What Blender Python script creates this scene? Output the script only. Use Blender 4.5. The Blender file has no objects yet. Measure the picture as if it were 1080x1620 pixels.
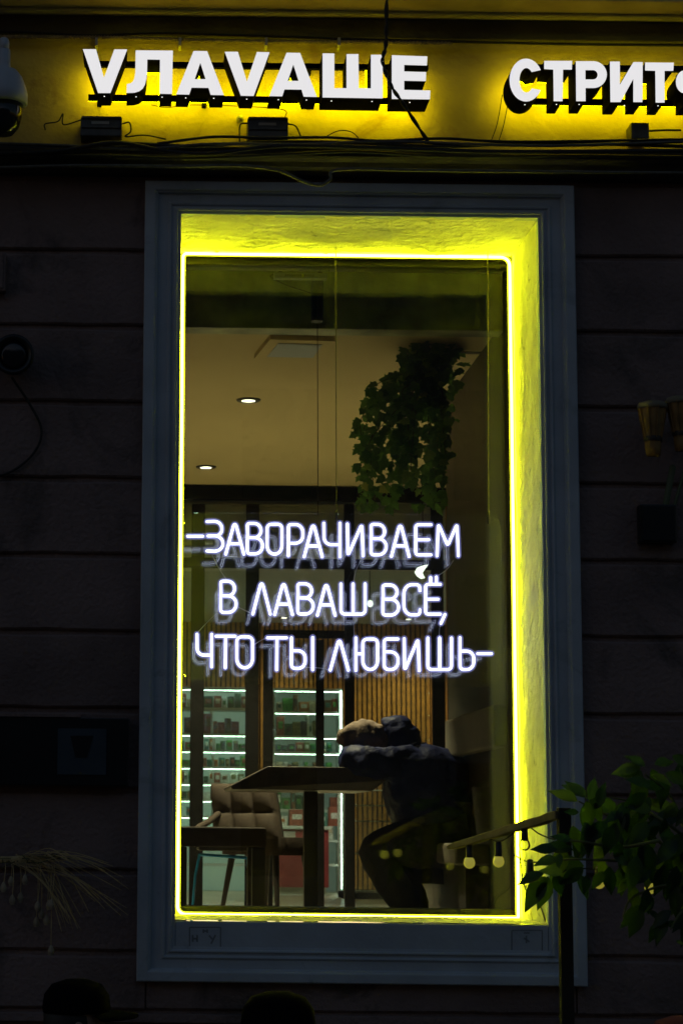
import bpy, bmesh, math, random
from mathutils import Vector, Matrix, Quaternion, noise as mnoise
from mathutils.geometry import tessellate_polygon
random.seed(7)
R = math.radians
sc = bpy.context.scene
COL = sc.collection

# ------------------------------------------------------------------ camera
FPX, PITCH, ROLL = 3480.0, math.atan(502 / 3480.0), R(0.68)
CX, CY = 206.0, 810.0
CAM = Vector((0, -7.9, 1.7))
Fv = Vector((0, math.cos(PITCH), math.sin(PITCH)))
R0 = Vector((1, 0, 0)); U0 = Vector((0, -math.sin(PITCH), math.cos(PITCH)))
Rv = R0 * math.cos(ROLL) + U0 * math.sin(ROLL)
Uv = U0 * math.cos(ROLL) - R0 * math.sin(ROLL)
cd = bpy.data.cameras.new('camera'); cam = bpy.data.objects.new('camera', cd); COL.objects.link(cam)
cd.sensor_fit = 'AUTO'; cd.sensor_width = 36.0; cd.lens = FPX / 1620 * 36
cd.shift_x = (540 - CX) / 1620.0; cd.shift_y = 0
cd.clip_start = 0.1; cd.clip_end = 600
cd.dof.use_dof = True; cd.dof.focus_distance = 8.45; cd.dof.aperture_fstop = 7.0
M3 = Matrix((Rv, Uv, -Fv)).transposed()
cam.matrix_world = Matrix.Translation(CAM) @ M3.to_4x4()
sc.camera = cam

# ------------------------------------------------------------------ dusk sky
w = bpy.data.worlds.new('World'); sc.world = w; w.use_nodes = True
nt = w.node_tree; bg = nt.nodes['Background']
sky = nt.nodes.new('ShaderNodeTexSky'); sky.sky_type = 'NISHITA'; sky.sun_disc = False
sky.sun_elevation = R(1.2); sky.sun_rotation = R(200); sky.ozone_density = 2.0
nt.links.new(sky.outputs[0], bg.inputs[0]); bg.inputs[1].default_value = 0.15
sc.view_settings.view_transform = 'Standard'; sc.view_settings.look = 'None'
sc.view_settings.exposure = 0; sc.view_settings.gamma = 1
sc.render.engine = 'CYCLES'
cy = sc.cycles
cy.use_denoising = True; cy.max_bounces = 10; cy.diffuse_bounces = 4; cy.glossy_bounces = 5
cy.transmission_bounces = 8; cy.transparent_max_bounces = 24
cy.caustics_reflective = False; cy.caustics_refractive = False
cy.sample_clamp_indirect = 4.0; cy.use_light_tree = True

# ------------------------------------------------------------------ helpers
def ray(px, py): return Fv + Rv * ((px - CX) / FPX) - Uv * ((py - CY) / FPX)
def at(px, py, Y=0.0):
    d = ray(px, py); return CAM + d * ((Y - CAM.y) / d.y)
def atX(px, py, X):
    d = ray(px, py); return CAM + d * ((X - CAM.x) / d.x)
def atP(px, py, p0, n):
    d = ray(px, py); return CAM + d * ((p0 - CAM).dot(n) / d.dot(n))

def node_mat(name):
    m = bpy.data.materials.new(name); m.use_nodes = True
    return m, m.node_tree, m.node_tree.nodes['Principled BSDF']
def mat(name, col, rough=.6, metal=0., var=(6., .25), bump=None, spec=.5, stain=None, trans=None):
    m, t, b = node_mat(name)
    b.inputs['Roughness'].default_value = rough; b.inputs['Metallic'].default_value = metal
    b.inputs['Specular IOR Level'].default_value = spec
    tc = t.nodes.new('ShaderNodeTexCoord')
    n = t.nodes.new('ShaderNodeTexNoise'); n.inputs['Scale'].default_value = var[0]; n.inputs['Detail'].default_value = 6
    t.links.new(tc.outputs['Object'], n.inputs['Vector'])
    r = t.nodes.new('ShaderNodeValToRGB'); r.color_ramp.elements[0].position = .3; r.color_ramp.elements[1].position = .7
    a = var[1]
    r.color_ramp.elements[0].color = (*[c * (1 - a) for c in col], 1)
    r.color_ramp.elements[1].color = (*[min(1, c * (1 + a)) for c in col], 1)
    t.links.new(n.outputs['Fac'], r.inputs[0]); out = r.outputs[0]
    if stain:
        n2 = t.nodes.new('ShaderNodeTexNoise'); n2.inputs['Scale'].default_value = stain[0]; n2.inputs['Detail'].default_value = 9
        n2.inputs['Roughness'].default_value = .65; n2.inputs['Distortion'].default_value = 1.2
        t.links.new(tc.outputs['Object'], n2.inputs['Vector'])
        r2 = t.nodes.new('ShaderNodeValToRGB'); r2.color_ramp.elements[0].position = stain[2]; r2.color_ramp.elements[1].position = stain[2] + .12
        t.links.new(n2.outputs['Fac'], r2.inputs[0])
        mx = t.nodes.new('ShaderNodeMixRGB'); mx.inputs[2].default_value = (*stain[1], 1)
        t.links.new(r2.outputs[0], mx.inputs[0]); t.links.new(out, mx.inputs[1]); out = mx.outputs[0]
    t.links.new(out, b.inputs['Base Color'])
    if bump:
        nb = t.nodes.new('ShaderNodeTexNoise'); nb.inputs['Scale'].default_value = bump[0]; nb.inputs['Detail'].default_value = 8
        t.links.new(tc.outputs['Object'], nb.inputs['Vector'])
        bp = t.nodes.new('ShaderNodeBump'); bp.inputs['Strength'].default_value = bump[1]; bp.inputs['Distance'].default_value = bump[2]
        t.links.new(nb.outputs['Fac'], bp.inputs['Height']); t.links.new(bp.outputs[0], b.inputs['Normal'])
    if trans:
        tr = t.nodes.new('ShaderNodeBsdfTranslucent'); tr.inputs[0].default_value = (*trans[0], 1)
        ms = t.nodes.new('ShaderNodeMixShader'); ms.inputs[0].default_value = trans[1]
        o = t.nodes['Material Output']
        t.links.new(b.outputs[0], ms.inputs[1]); t.links.new(tr.outputs[0], ms.inputs[2]); t.links.new(ms.outputs[0], o.inputs[0])
    return m
def emis(name, col, s):
    m = bpy.data.materials.new(name); m.use_nodes = True; t = m.node_tree
    t.nodes.remove(t.nodes['Principled BSDF'])
    e = t.nodes.new('ShaderNodeEmission'); e.inputs[0].default_value = (*col, 1); e.inputs[1].default_value = s
    t.links.new(e.outputs[0], t.nodes['Material Output'].inputs[0]); return m
def glass(name, tint=(1, 1, 1), haze=0.0, hazecol=(.8, .8, .8), ior=1.5, rough=0.0, smear=0.0):
    """architectural sheet glass: clear transmission + Fresnel mirror + a little surface dust"""
    m = bpy.data.materials.new(name); m.use_nodes = True; t = m.node_tree
    t.nodes.remove(t.nodes['Principled BSDF'])
    tr = t.nodes.new('ShaderNodeBsdfTransparent'); tr.inputs[0].default_value = (*tint, 1)
    gl = t.nodes.new('ShaderNodeBsdfGlossy'); gl.inputs['Roughness'].default_value = rough
    fr = t.nodes.new('ShaderNodeFresnel'); fr.inputs[0].default_value = ior
    ms = t.nodes.new('ShaderNodeMixShader')
    t.links.new(fr.outputs[0], ms.inputs[0]); t.links.new(tr.outputs[0], ms.inputs[1]); t.links.new(gl.outputs[0], ms.inputs[2])
    out = ms.outputs[0]
    if haze:
        d = t.nodes.new('ShaderNodeBsdfDiffuse'); d.inputs[0].default_value = (*hazecol, 1)
        d2 = t.nodes.new('ShaderNodeBsdfTranslucent'); d2.inputs[0].default_value = (*hazecol, 1)
        a = t.nodes.new('ShaderNodeMixShader'); t.links.new(d.outputs[0], a.inputs[1]); t.links.new(d2.outputs[0], a.inputs[2])
        m2 = t.nodes.new('ShaderNodeMixShader'); m2.inputs[0].default_value = haze
        if smear:
            tc = t.nodes.new('ShaderNodeTexCoord'); n = t.nodes.new('ShaderNodeTexNoise'); n.inputs['Scale'].default_value = 3.0
            n.inputs['Detail'].default_value = 8; n.inputs['Distortion'].default_value = 1.5
            t.links.new(tc.outputs['Object'], n.inputs['Vector'])
            mr = t.nodes.new('ShaderNodeMapRange'); mr.inputs[1].default_value = .3; mr.inputs[2].default_value = .75
            mr.inputs[3].default_value = haze * (1 - smear); mr.inputs[4].default_value = haze * (1 + smear)
            t.links.new(n.outputs['Fac'], mr.inputs[0]); t.links.new(mr.outputs[0], m2.inputs[0])
        t.links.new(out, m2.inputs[1]); t.links.new(a.outputs[0], m2.inputs[2]); out = m2.outputs[0]
    t.links.new(out, t.nodes['Material Output'].inputs[0]); return m

def wloc(o):
    p = Vector((0, 0, 0))
    while o: p += Vector(o.location); o = o.parent
    return p
class MB:
    def __init__(s): s.v = []; s.f = []
    def add(s, vs, fs):
        k = len(s.v); s.v += [Vector(a) for a in vs]; s.f += [tuple(i + k for i in f) for f in fs]; return s
    def box(s, x0, x1, y0, y1, z0, z1, mx=None):
        vs = [Vector((x, y, z)) for x in (x0, x1) for y in (y0, y1) for z in (z0, z1)]
        if mx: vs = [mx @ a for a in vs]
        return s.add(vs, [(0, 1, 3, 2), (4, 6, 7, 5), (0, 4, 5, 1), (2, 3, 7, 6), (0, 2, 6, 4), (1, 5, 7, 3)])
    def tube(s, pts, r, n=8, round_ends=True, closed=False):
        pts = [Vector(p) for p in pts]; N = len(pts)
        rs = list(r) if isinstance(r, (list, tuple)) else [r] * N
        tan = []
        for i in range(N):
            a = pts[(i - 1) % N] if (closed or i > 0) else pts[i]; b = pts[(i + 1) % N] if (closed or i < N - 1) else pts[i]
            t = (b - a); tan.append(t.normalized() if t.length > 1e-9 else Vector((0, 0, 1)))
        u = tan[0].orthogonal().normalized(); rings = []
        def ring(p, t, rr):
            b = t.cross(u).normalized(); return [p + (u * math.cos(2 * math.pi * k / n) + b * math.sin(2 * math.pi * k / n)) * rr for k in range(n)]
        for i in range(N):
            u = (u - tan[i] * u.dot(tan[i])); u = u.normalized() if u.length > 1e-6 else tan[i].orthogonal().normalized()
            if i == 0 and round_ends and not closed:
                for a in (1.35, .9, .45): rings.append(ring(pts[0] - tan[0] * rs[0] * math.sin(a), tan[0], rs[0] * math.cos(a)))
            rings.append(ring(pts[i], tan[i], rs[i]))
            if i == N - 1 and round_ends and not closed:
                for a in (.45, .9, 1.35): rings.append(ring(pts[i] + tan[i] * rs[i] * math.sin(a), tan[i], rs[i] * math.cos(a)))
        vs = [q for rg in rings for q in rg]; fs = []
        m = len(rings)
        for i in range(m if closed else m - 1):
            j = (i + 1) % m
            for k in range(n): fs.append((i * n + k, i * n + (k + 1) % n, j * n + (k + 1) % n, j * n + k))
        if not closed: fs.append(tuple(range(n))[::-1]); fs.append(tuple(range((m - 1) * n, m * n)))
        return s.add(vs, fs)
    def lathe(s, prof, c=(0, 0, 0), n=20, mx=None, flute=0., nf=12):
        c = Vector(c); vs = []; fs = []
        for (r, z) in prof:
            for k in range(n):
                a = 2 * math.pi * k / n; rr = r * (1 + flute * math.cos(a * nf))
                p = Vector((rr * math.cos(a), rr * math.sin(a), z))
                vs.append(c + (mx @ p if mx else p))
        for i in range(len(prof) - 1):
            for k in range(n): fs.append((i * n + k, i * n + (k + 1) % n, (i + 1) * n + (k + 1) % n, (i + 1) * n + k))
        fs.append(tuple(range(n))[::-1]); fs.append(tuple(range((len(prof) - 1) * n, len(prof) * n)))
        return s.add(vs, fs)
    def prism(s, loops, d, front=True, back=True, sides=True):
        """loops: lists of 3-D points on one plane (first outer, rest holes); d: extrusion vector away from the viewer"""
        d = Vector(d); loops = [[Vector(p) for p in l] for l in loops]
        flat = [p for l in loops for p in l]; tris = tessellate_polygon(loops); n = len(flat); fs = []
        if front: fs += [tuple(t) for t in tris]
        if back: fs += [tuple(i + n for i in t)[::-1] for t in tris]
        if sides:
            o = 0
            for l in loops:
                m = len(l)
                for i in range(m): fs.append((o + i, o + (i + 1) % m, n + o + (i + 1) % m, n + o + i))
                o += m
        return s.add(flat + [p + d for p in flat], fs)
    def build(s, name, m, parent=None, smooth=False, bevel=0., seg=2, normals=True):
        if parent is None:
            xs = [p.x for p in s.v]; ys = [p.y for p in s.v]; zs = [p.z for p in s.v]
            off = Vector(((min(xs) + max(xs)) / 2, (min(ys) + max(ys)) / 2, min(zs)))
        else: off = wloc(parent)
        me = bpy.data.meshes.new(name); me.from_pydata([p - off for p in s.v], [], s.f)
        bm = bmesh.new(); bm.from_mesh(me)
        if normals: bmesh.ops.recalc_face_normals(bm, faces=bm.faces)
        if bevel: bmesh.ops.bevel(bm, geom=list(bm.edges), offset=bevel, segments=seg, profile=.6, affect='EDGES', clamp_overlap=True)
        bm.to_mesh(me); bm.free()
        if smooth: me.polygons.foreach_set('use_smooth', [True] * len(me.polygons))
        me.materials.append(m)
        o = bpy.data.objects.new(name, me); COL.objects.link(o)
        if parent is None: o.location = off
        else: o.parent = parent
        return o
def tag(o, label=None, cat=None, group=None, kind=None):
    if label: o['label'] = label
    if cat: o['category'] = cat
    if group: o['group'] = group
    if kind: o['kind'] = kind
    return o
def thing(name, label, cat, loc, group=None):
    o = bpy.data.objects.new(name, None); COL.objects.link(o); o.location = loc; o.empty_display_size = .05
    return tag(o, label, cat, group)
def catmull(pts, k=8):
    pts = [Vector(p) for p in pts]; P = [pts[0] * 2 - pts[1]] + pts + [pts[-1] * 2 - pts[-2]]; out = []
    for i in range(1, len(P) - 2):
        for j in range(k):
            t = j / k; a, b, c, d = P[i - 1], P[i], P[i + 1], P[i + 2]
            out.append(.5 * ((2 * b) + (c - a) * t + (2 * a - 5 * b + 4 * c - d) * t * t + (3 * b - a - 3 * c + d) * t ** 3))
    return out + [pts[-1]]
def skinned(name, joints, edges, m, parent, sub=2, disp=0., dscale=18., seed=0):
    """one continuous skin over a posed skeleton: joints = [(pos, radius)], edges between them, joint 0 the root"""
    me = bpy.data.meshes.new(name); off = wloc(parent)
    me.from_pydata([Vector(p) - off for p, r in joints], edges, [])
    o = bpy.data.objects.new(name + '_tmp', me); COL.objects.link(o)
    md = o.modifiers.new('s', 'SKIN'); md.use_smooth_shade = True
    if not me.skin_vertices: me.skin_vertices.new()
    for i, (p, r) in enumerate(joints):
        sv = me.skin_vertices[0].data[i]; rr = r if isinstance(r, tuple) else (r, r); sv.radius = rr; sv.use_root = (i == 0)
    ss = o.modifiers.new('u', 'SUBSURF'); ss.levels = sub; ss.render_levels = sub
    bpy.context.view_layer.update()
    dg = bpy.context.evaluated_depsgraph_get()
    nm = bpy.data.meshes.new_from_object(o.evaluated_get(dg)); bpy.data.objects.remove(o)
    if disp:
        nrm = [v.normal.copy() for v in nm.vertices]
        for v, q in zip(nm.vertices, nrm):
            p = v.co * dscale + Vector((seed, 0, 0))
            v.co += q * disp * (mnoise.noise(p) + .5 * mnoise.noise(p * 2.3) - .15)
    nm.polygons.foreach_set('use_smooth', [True] * len(nm.polygons))
    nm.materials.clear(); nm.materials.append(m); nm.name = name
    r = bpy.data.objects.new(name, nm); COL.objects.link(r); r.parent = parent
    return r

# ------------------------------------------------------------------ materials
MT = {}
MT['wall'] = mat('mauve_painted_render', (.205, .148, .140), .85, var=(2.5, .30), bump=(55, .7, .012), stain=(2.2, (.11, .085, .08), .54))
MT['surround'] = mat('pale_grey_painted_stucco', (.44, .50, .57), .75, var=(5, .12), bump=(40, .35, .006), stain=(3.5, (.31, .36, .41), .58))
MT['ochre'] = mat('ochre_painted_render', (.56, .40, .09), .85, var=(4, .22), bump=(45, .5, .008), stain=(3.2, (.40, .25, .07), .57))
MT['ledge'] = mat('sooty_ledge_render', (.07, .06, .05), .9, var=(6, .3), bump=(30, .6, .01))  # shade on the ledge and lowest cornice band put into this dark colour
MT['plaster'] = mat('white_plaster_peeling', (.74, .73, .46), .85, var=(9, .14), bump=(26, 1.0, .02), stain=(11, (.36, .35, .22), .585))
MT['cornice'] = mat('cornice_paint', (.58, .54, .34), .8, var=(7, .2), bump=(30, .4, .008))
MT['black_metal'] = mat('black_painted_metal', (.003, .003, .005), .9, var=(20, .2), spec=.03)
MT['dark_metal'] = mat('dark_anodised_metal', (.006, .006, .006), .7, .0, var=(15, .25), spec=.06)
MT['driver'] = mat('grey_driver_case', (.10, .10, .09), .45, .4, var=(30, .2))
MT['cable'] = mat('black_cable', (.015, .014, .013), .6, var=(30, .3))
MT['cable_grey'] = mat('grey_cable', (.10, .095, .08), .6, var=(30, .3))
MT['clip'] = mat('white_clip', (.5, .48, .42), .6)
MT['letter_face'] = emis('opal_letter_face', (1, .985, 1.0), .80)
MT['letter_halo'] = emis('yellow_halo_led', (1, .93, .0), 8.0)
MT['rail_led'] = emis('yellow_rail_led', (1, .96, .0), 9.0)
MT['pin'] = emis('pin_light', (1, 1, .95), 1.2)
MT['led'] = emis('yellow_led_neon', (.96, 1, .011), 100.0)
MT['neon'] = emis('cool_white_neon', (.66, .70, 1.0), 3.6)
MT['acrylic'] = glass('clear_acrylic', (.985, .985, .99), .010, (.62, .68, 1.0), 1.35)
MT['pane'] = glass('window_glass', (.93, .96, .93), .0035, (.9, .9, .8), 1.66, smear=.6)
MT['pane_in'] = glass('partition_glass', (.9, .94, .9), .02, (.8, .85, .8), 1.45)
MT['wire'] = mat('steel_wire', (.03, .03, .03), .6, .0)
MT['jumper'] = mat('clear_jumper_lead', (.55, .55, .6), .4, trans=((.6, .6, .7), .4))
def bloom_mat():  # glowing see-through sleeve stands in for lens bloom around the neon
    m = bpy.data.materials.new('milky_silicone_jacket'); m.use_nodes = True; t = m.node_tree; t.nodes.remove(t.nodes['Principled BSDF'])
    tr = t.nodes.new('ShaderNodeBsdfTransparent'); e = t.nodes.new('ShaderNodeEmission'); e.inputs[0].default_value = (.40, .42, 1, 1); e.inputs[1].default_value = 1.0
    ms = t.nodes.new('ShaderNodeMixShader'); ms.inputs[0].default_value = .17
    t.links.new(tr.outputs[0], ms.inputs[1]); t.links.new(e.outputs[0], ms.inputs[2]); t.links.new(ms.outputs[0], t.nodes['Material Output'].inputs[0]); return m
MT['jacket_glow'] = bloom_mat()
MT['base_white'] = mat('white_silicone_base', (.5, .5, .55), .6)
MT['frame'] = mat('dark_window_frame', (.05, .05, .045), .45, var=(9, .2))
MT['beam'] = mat('dark_green_stone_fascia', (.36, .39, .22), .5, var=(5, .8), bump=(9, .35, .03))
MT['ceiling'] = mat('ceiling_paint', (.64, .53, .29), .9, var=(1.5, .05))
MT['rear_ceiling'] = mat('rear_ceiling_paint', (.55, .56, .50), .9, var=(1.5, .05))
MT['dark_wall'] = mat('dark_brown_wall', (.020, .016, .009), .5, var=(3, .3), bump=(12, .2, .01))
MT['int_wall'] = mat('interior_wall_paint', (.32, .26, .19), .8, var=(3, .1))
MT['floor_in'] = mat('interior_tile_floor', (.50, .46, .34), .4, var=(3, .15))
MT['slat'] = mat('warm_wood_slat', (.60, .30, .07), .5, var=(14, .3))
MT['slat_dark'] = mat('slat_backing', (.03, .02, .012), .8)
MT['wood_dark'] = mat('dark_walnut', (.030, .018, .011), .5, var=(10, .35), bump=(30, .2, .004))
MT['brown_up'] = mat('brown_upholstery', (.026, .015, .009), .85, var=(40, .2), bump=(120, .4, .003))
MT['grey_up'] = mat('grey_brown_leatherette', (.12, .105, .08), .55, var=(9, .15))
MT['leg'] = mat('black_leg', (.02, .016, .012), .5)
MT['blue'] = mat('blue_tube', (.02, .30, .70), .4)
MT['navy'] = mat('navy_puffer_nylon', (.008, .011, .046), .55, var=(8, .3), bump=(24, .7, .015), spec=.06)
MT['trouser'] = mat('black_trousers', (.006, .006, .006), .9, bump=(30, .4, .006))
MT['hat'] = mat('taupe_beanie_knit', (.13, .092, .075), .95, var=(14, .25), bump=(90, .6, .004))
MT['skin'] = mat('skin', (.42, .26, .19), .55, var=(12, .1))
MT['hair'] = mat('dark_hair', (.02, .015, .012), .6)
MT['shoe'] = mat('black_shoe', (.015, .015, .015), .5)
MT['shelf'] = mat('white_shelf_laminate', (.62, .68, .62), .5, var=(4, .05))
MT['shelf_led'] = emis('shelf_led', (.74, 1.0, .86), 14.0)
MT['backlit'] = mat('backlit_opal_panel', (.62, .70, .64), .5, var=(3, .1))
_b = MT['backlit'].node_tree.nodes['Principled BSDF']; _b.inputs['Emission Color'].default_value = (.72, 1, .84, 1); _b.inputs['Emission Strength'].default_value = .22   # shelf unit is lit through its back
MT['backlit_dim'] = mat('backlit_smoked_panel', (.34, .36, .30), .5, var=(3, .2))
_b = MT['backlit_dim'].node_tree.nodes['Principled BSDF']; _b.inputs['Emission Color'].default_value = (.72, 1, .80, 1); _b.inputs['Emission Strength'].default_value = .09
MT['red'] = mat('red_counter_front', (.30, .045, .045), .5, var=(5, .15))
MT['post'] = mat('dark_wood_post', (.022, .018, .013), .85, var=(8, .3), bump=(40, .5, .006))
MT['plank'] = mat('weathered_plank', (.26, .20, .11), .85, var=(12, .35), bump=(50, .6, .006))
MT['bulb'] = mat('frosted_bulb', (.9, .84, .30), .25, var=(8, .05))
_b = MT['bulb'].node_tree.nodes['Principled BSDF']; _b.inputs['Emission Color'].default_value = (1, .88, .10, 1); _b.inputs['Emission Strength'].default_value = .22   # dimmed lit bulbs
MT['bulb_clear'] = glass('clear_bulb_glass', (.95, .95, .9), .03, (.9, .9, .6), 1.4)
MT['white_plastic'] = mat('white_plastic', (.42, .46, .52), .45, var=(5, .06))
MT['smoke'] = mat('smoked_dome', (.012, .013, .016), .12)
MT['straw'] = mat('dry_straw', (.50, .38, .18), .9, var=(20, .3))
MT['pod'] = mat('dry_pod', (.36, .30, .21), .9, var=(20, .3))
MT['drum'] = mat('ochre_wood_drum', (.26, .15, .045), .7, var=(14, .35), bump=(40, .4, .005))
MT['skinhead'] = mat('drum_skin', (.22, .19, .13), .8)
MT['green_tube'] = mat('green_tube', (.10, .13, .07), .6)
MT['box_black'] = mat('black_case', (.010, .012, .014), .35, var=(4, .3))
MT['plate_blue'] = mat('dull_blue_plate', (.035, .055, .075), .4)
MT['stem'] = mat('plant_stem', (.09, .10, .04), .8, var=(14, .3))
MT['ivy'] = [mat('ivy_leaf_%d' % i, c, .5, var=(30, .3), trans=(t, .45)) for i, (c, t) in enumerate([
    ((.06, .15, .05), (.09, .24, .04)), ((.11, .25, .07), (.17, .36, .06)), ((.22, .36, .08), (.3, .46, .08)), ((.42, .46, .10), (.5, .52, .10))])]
MT['leaf'] = [mat('shrub_leaf_%d' % i, c, .45, var=(22, .25), trans=(t, .38)) for i, (c, t) in enumerate([
    ((.010, .026, .012), (.02, .06, .008)), ((.018, .042, .012), (.05, .11, .008)), ((.05, .095, .016), (.13, .22, .015))])]
MT['pavement'] = mat('grey_pavement', (.10, .10, .10), .8, var=(2, .2), bump=(30, .4, .01))
MT['cap_black'] = mat('black_cap_cloth', (.004, .004, .006), 1.0, spec=.05, bump=(300, .3, .001))
MT['coat'] = mat('dark_coat', (.010, .010, .012), .9, bump=(25, .4, .006))
MT['cap_red'] = mat('rust_red_cap_cloth', (.28, .06, .035), .85)
MT['ink'] = mat('faded_stencil_ink', (.24, .27, .30), .9)
MT['spot_ring'] = mat('black_spot_ring', (.03, .028, .022), .5)
MT['spot_em'] = emis('spot_emitter', (1, .88, .66), 6.0)
MT['pendant_em'] = emis('pendant_glow', (1, .80, .50), 2.2)
MT['lamp_white'] = emis('wall_lamp_glow', (.96, 1.0, .88), 3.0)
MT['label_sticker'] = mat('silver_label', (.42, .43, .52), .35, .2)

# ------------------------------------------------------------------ ground
g = MB().add([(-60, -120, 0), (60, -120, 0), (60, .0, 0), (-60, 0, 0)], [(0, 1, 2, 3)]).build('pavement', MT['pavement'])
tag(g, kind='structure')

# building across the street (seen only as what the panes mirror)
OBY = -26.0
opp = thing('opposite_building', 'plain dark building across the street facing the lit window', 'building', (1.0, OBY - 2, 0))
MB().box(-24, 26, OBY - 4, OBY, 0, 13).build('wall', MT['wall'], opp)
MB().box(-24.3, 26.3, OBY - 4.3, OBY + .3, 13.002, 13.5).build('roof_cornice', MT['wall'], opp)
for fl_ in range(4):
    for i_ in range(14):
        x_ = -22 + i_ * 3.4; z_ = 1.0 + fl_ * 3.0
        wn = MB().box(x_ - .12, x_ + 1.32, OBY + .002, OBY + .08, z_ - .12, z_ + 1.92).build('window_frame', MT['wall'], opp)
        MB().box(x_, x_ + 1.2, OBY + .082, OBY + .09, z_, z_ + 1.8).build('window_pane', MT['smoke'], wn)

# ------------------------------------------------------------------ facade
XL = (at(283, 340).x + at(281, 1455).x) / 2; XR = (at(850, 345).x + at(866, 1460).x) / 2
ZT = (at(284, 340).z + at(850, 345).z) / 2; ZB = (at(281, 1454.5).z + at(866, 1462.5).z) / 2
OL = (at(228, 292).x + at(218, 1550).x) / 2; OR = (at(903, 300).x + at(928, 1560).x) / 2
OT = (at(228, 290).z + at(903, 297).z) / 2; OB = (at(220, 1549).z + at(928, 1563).z) / 2
PW = .122
print('OPENING', XL, XR, ZB, ZT, 'OUT', OL, OR, OB, OT)
WXA, WXB, WZT = -3.2, 6.2, 5.6
wall = thing('facade_wall', 'dark mauve rendered facade of horizontal courses around the yellow lit window', 'wall', (1.5, .35, 0))
def rect_ring(x0, x1, z0, z1, hx0, hx1, hz0, hz1, y0, y1):
    b = MB(); b.box(x0, hx0, y0, y1, z0, z1); b.box(hx1, x1, y0, y1, z0, z1)
    b.box(hx0, hx1, y0, y1, hz1, z1); b.box(hx0, hx1, y0, y1, z0, hz0); return b
rect_ring(WXA, WXB, 0, WZT, XL - .04, XR + .04, ZB - .04, ZT + .04, .018, .74).build('masonry_core', MT['wall'], wall)
joint_px = [398, 517, 637, 758, 879, 1000, 1123, 1250, 1379, 1507]
jz = [at(120, y).z for y in joint_px]
step = (jz[0] - jz[-1]) / (len(jz) - 1)
LEDGE_B = at(540, 264, -.14).z
tops = [jz[0] + step] + jz; bots = jz + [jz[-1] - step * .72]
tops[0] = min(tops[0], LEDGE_B + .02)
rnd = random.Random(3)
def course(x0, x1, z0, z1, name='course', y=0.0, m='wall'):
    n = max(2, int((x1 - x0) / .12)); b = MB(); g = .009; c = .007
    prof = [(.03, z0 + g), (y + c, z0 + g), (y, z0 + g + c), (y, z1 - g - c), (y + c, z1 - g), (.03, z1 - g)]
    vs = []
    for i in range(n + 1):
        x = x0 + (x1 - x0) * i / n; a, d = rnd.uniform(-.0025, .0025), rnd.uniform(-.0025, .0025)
        for k, (yy, zz) in enumerate(prof): vs.append((x, yy + (rnd.uniform(0, .0015) if k in (1, 2, 3, 4) else 0), zz + (a if k < 3 else d)))
    fs = []
    for i in range(n):
        for k in range(5): fs.append((i * 6 + k, i * 6 + k + 1, i * 6 + 7 + k, i * 6 + 6 + k))
    fs += [(0, 1, 2, 3, 4, 5), tuple(n * 6 + k for k in (5, 4, 3, 2, 1, 0))]
    return b.add(vs, fs).build(name, MT[m], wall)
for t_, b_ in zip(tops, bots):
    course(WXA, OL + .03, b_, t_); course(OR - .03, WXB, b_, t_)
# plinth below the window
PZ = bots[-1]
pl = MB().box(WXA, WXB, -.012, .03, PZ - .035, PZ - .004); pl.build('plinth_string', MT['wall'], wall, bevel=.004)
zz = PZ - .045; k = 0
while zz > .05:
    course(WXA, WXB, max(0, zz - step), zz, y=-.004); zz -= step
course(OL + .035, OR - .035, PZ + .0, OB + .02, y=.004)
# moulded surround, mitred sweep
prof = [(0, -.03), (0, .010), (.010, .012), (.012, .019), (.017, .021), (.021, .018), (.023, .013), (.030, .012), (.033, .019), (.038, .021), (.042, .017),
        (.046, .013), (.076, .013), (.079, .026), (.083, .028), (.086, .034), (.090, .036), (PW - .004, .036), (PW, .032), (PW, -.03)]
BZ = OB + PW
sx = (XL - OL) / PW, (OR - XR) / PW, (OT - ZT) / PW
vs = []; fs = []; n = len(prof)
for (cx, cz, dx, dz) in ((XL, BZ, -sx[0], -1), (XR, BZ, sx[1], -1), (XR, ZT, sx[1], sx[2]), (XL, ZT, -sx[0], sx[2])):
    for (u, v) in prof: vs.append((cx + dx * u, -v, cz + dz * u))
for i in range(4):
    j = (i + 1) % 4
    for k in range(n - 1): fs.append((i * n + k, i * n + k + 1, j * n + k + 1, j * n + k))
MB().add(vs, fs).build('window_surround', MT['surround'], wall)
MB().box(XL + .001, XR - .001, -.0085, .03, BZ - .002, ZB - .004).build('apron', MT['surround'], wall, bevel=.003)
# reveal
RD = .735
def slab_grid(name, o, ux, uy, nx, ny, nrm, amp, m):
    o, ux, uy, nrm = Vector(o), Vector(ux), Vector(uy), Vector(nrm); vs = []; fs = []
    for j in range(ny + 1):
        for i in range(nx + 1):
            p = o + ux * (i / nx) + uy * (j / ny); q = p * 7
            vs.append(p + nrm * amp * (mnoise.noise(q) + .5 * mnoise.noise(q * 3)))
    for j in range(ny):
        for i in range(nx): k = j * (nx + 1) + i; fs.append((k, k + 1, k + nx + 2, k + nx + 1))
    k = len(vs); vs += [v - nrm * .035 for v in vs[:]]
    fs += [tuple(a + k for a in f)[::-1] for f in fs[:]]
    return MB().add(vs, fs).build(name, MT[m], wall, smooth=True, normals=False)
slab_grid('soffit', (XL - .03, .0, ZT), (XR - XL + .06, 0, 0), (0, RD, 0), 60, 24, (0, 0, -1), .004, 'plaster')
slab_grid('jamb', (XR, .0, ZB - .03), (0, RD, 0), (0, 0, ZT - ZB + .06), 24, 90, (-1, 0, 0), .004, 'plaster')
slab_grid('jamb', (XL, .0, ZB - .03), (0, RD, 0), (0, 0, ZT - ZB + .06), 24, 90, (1, 0, 0), .002, 'plaster')
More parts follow.
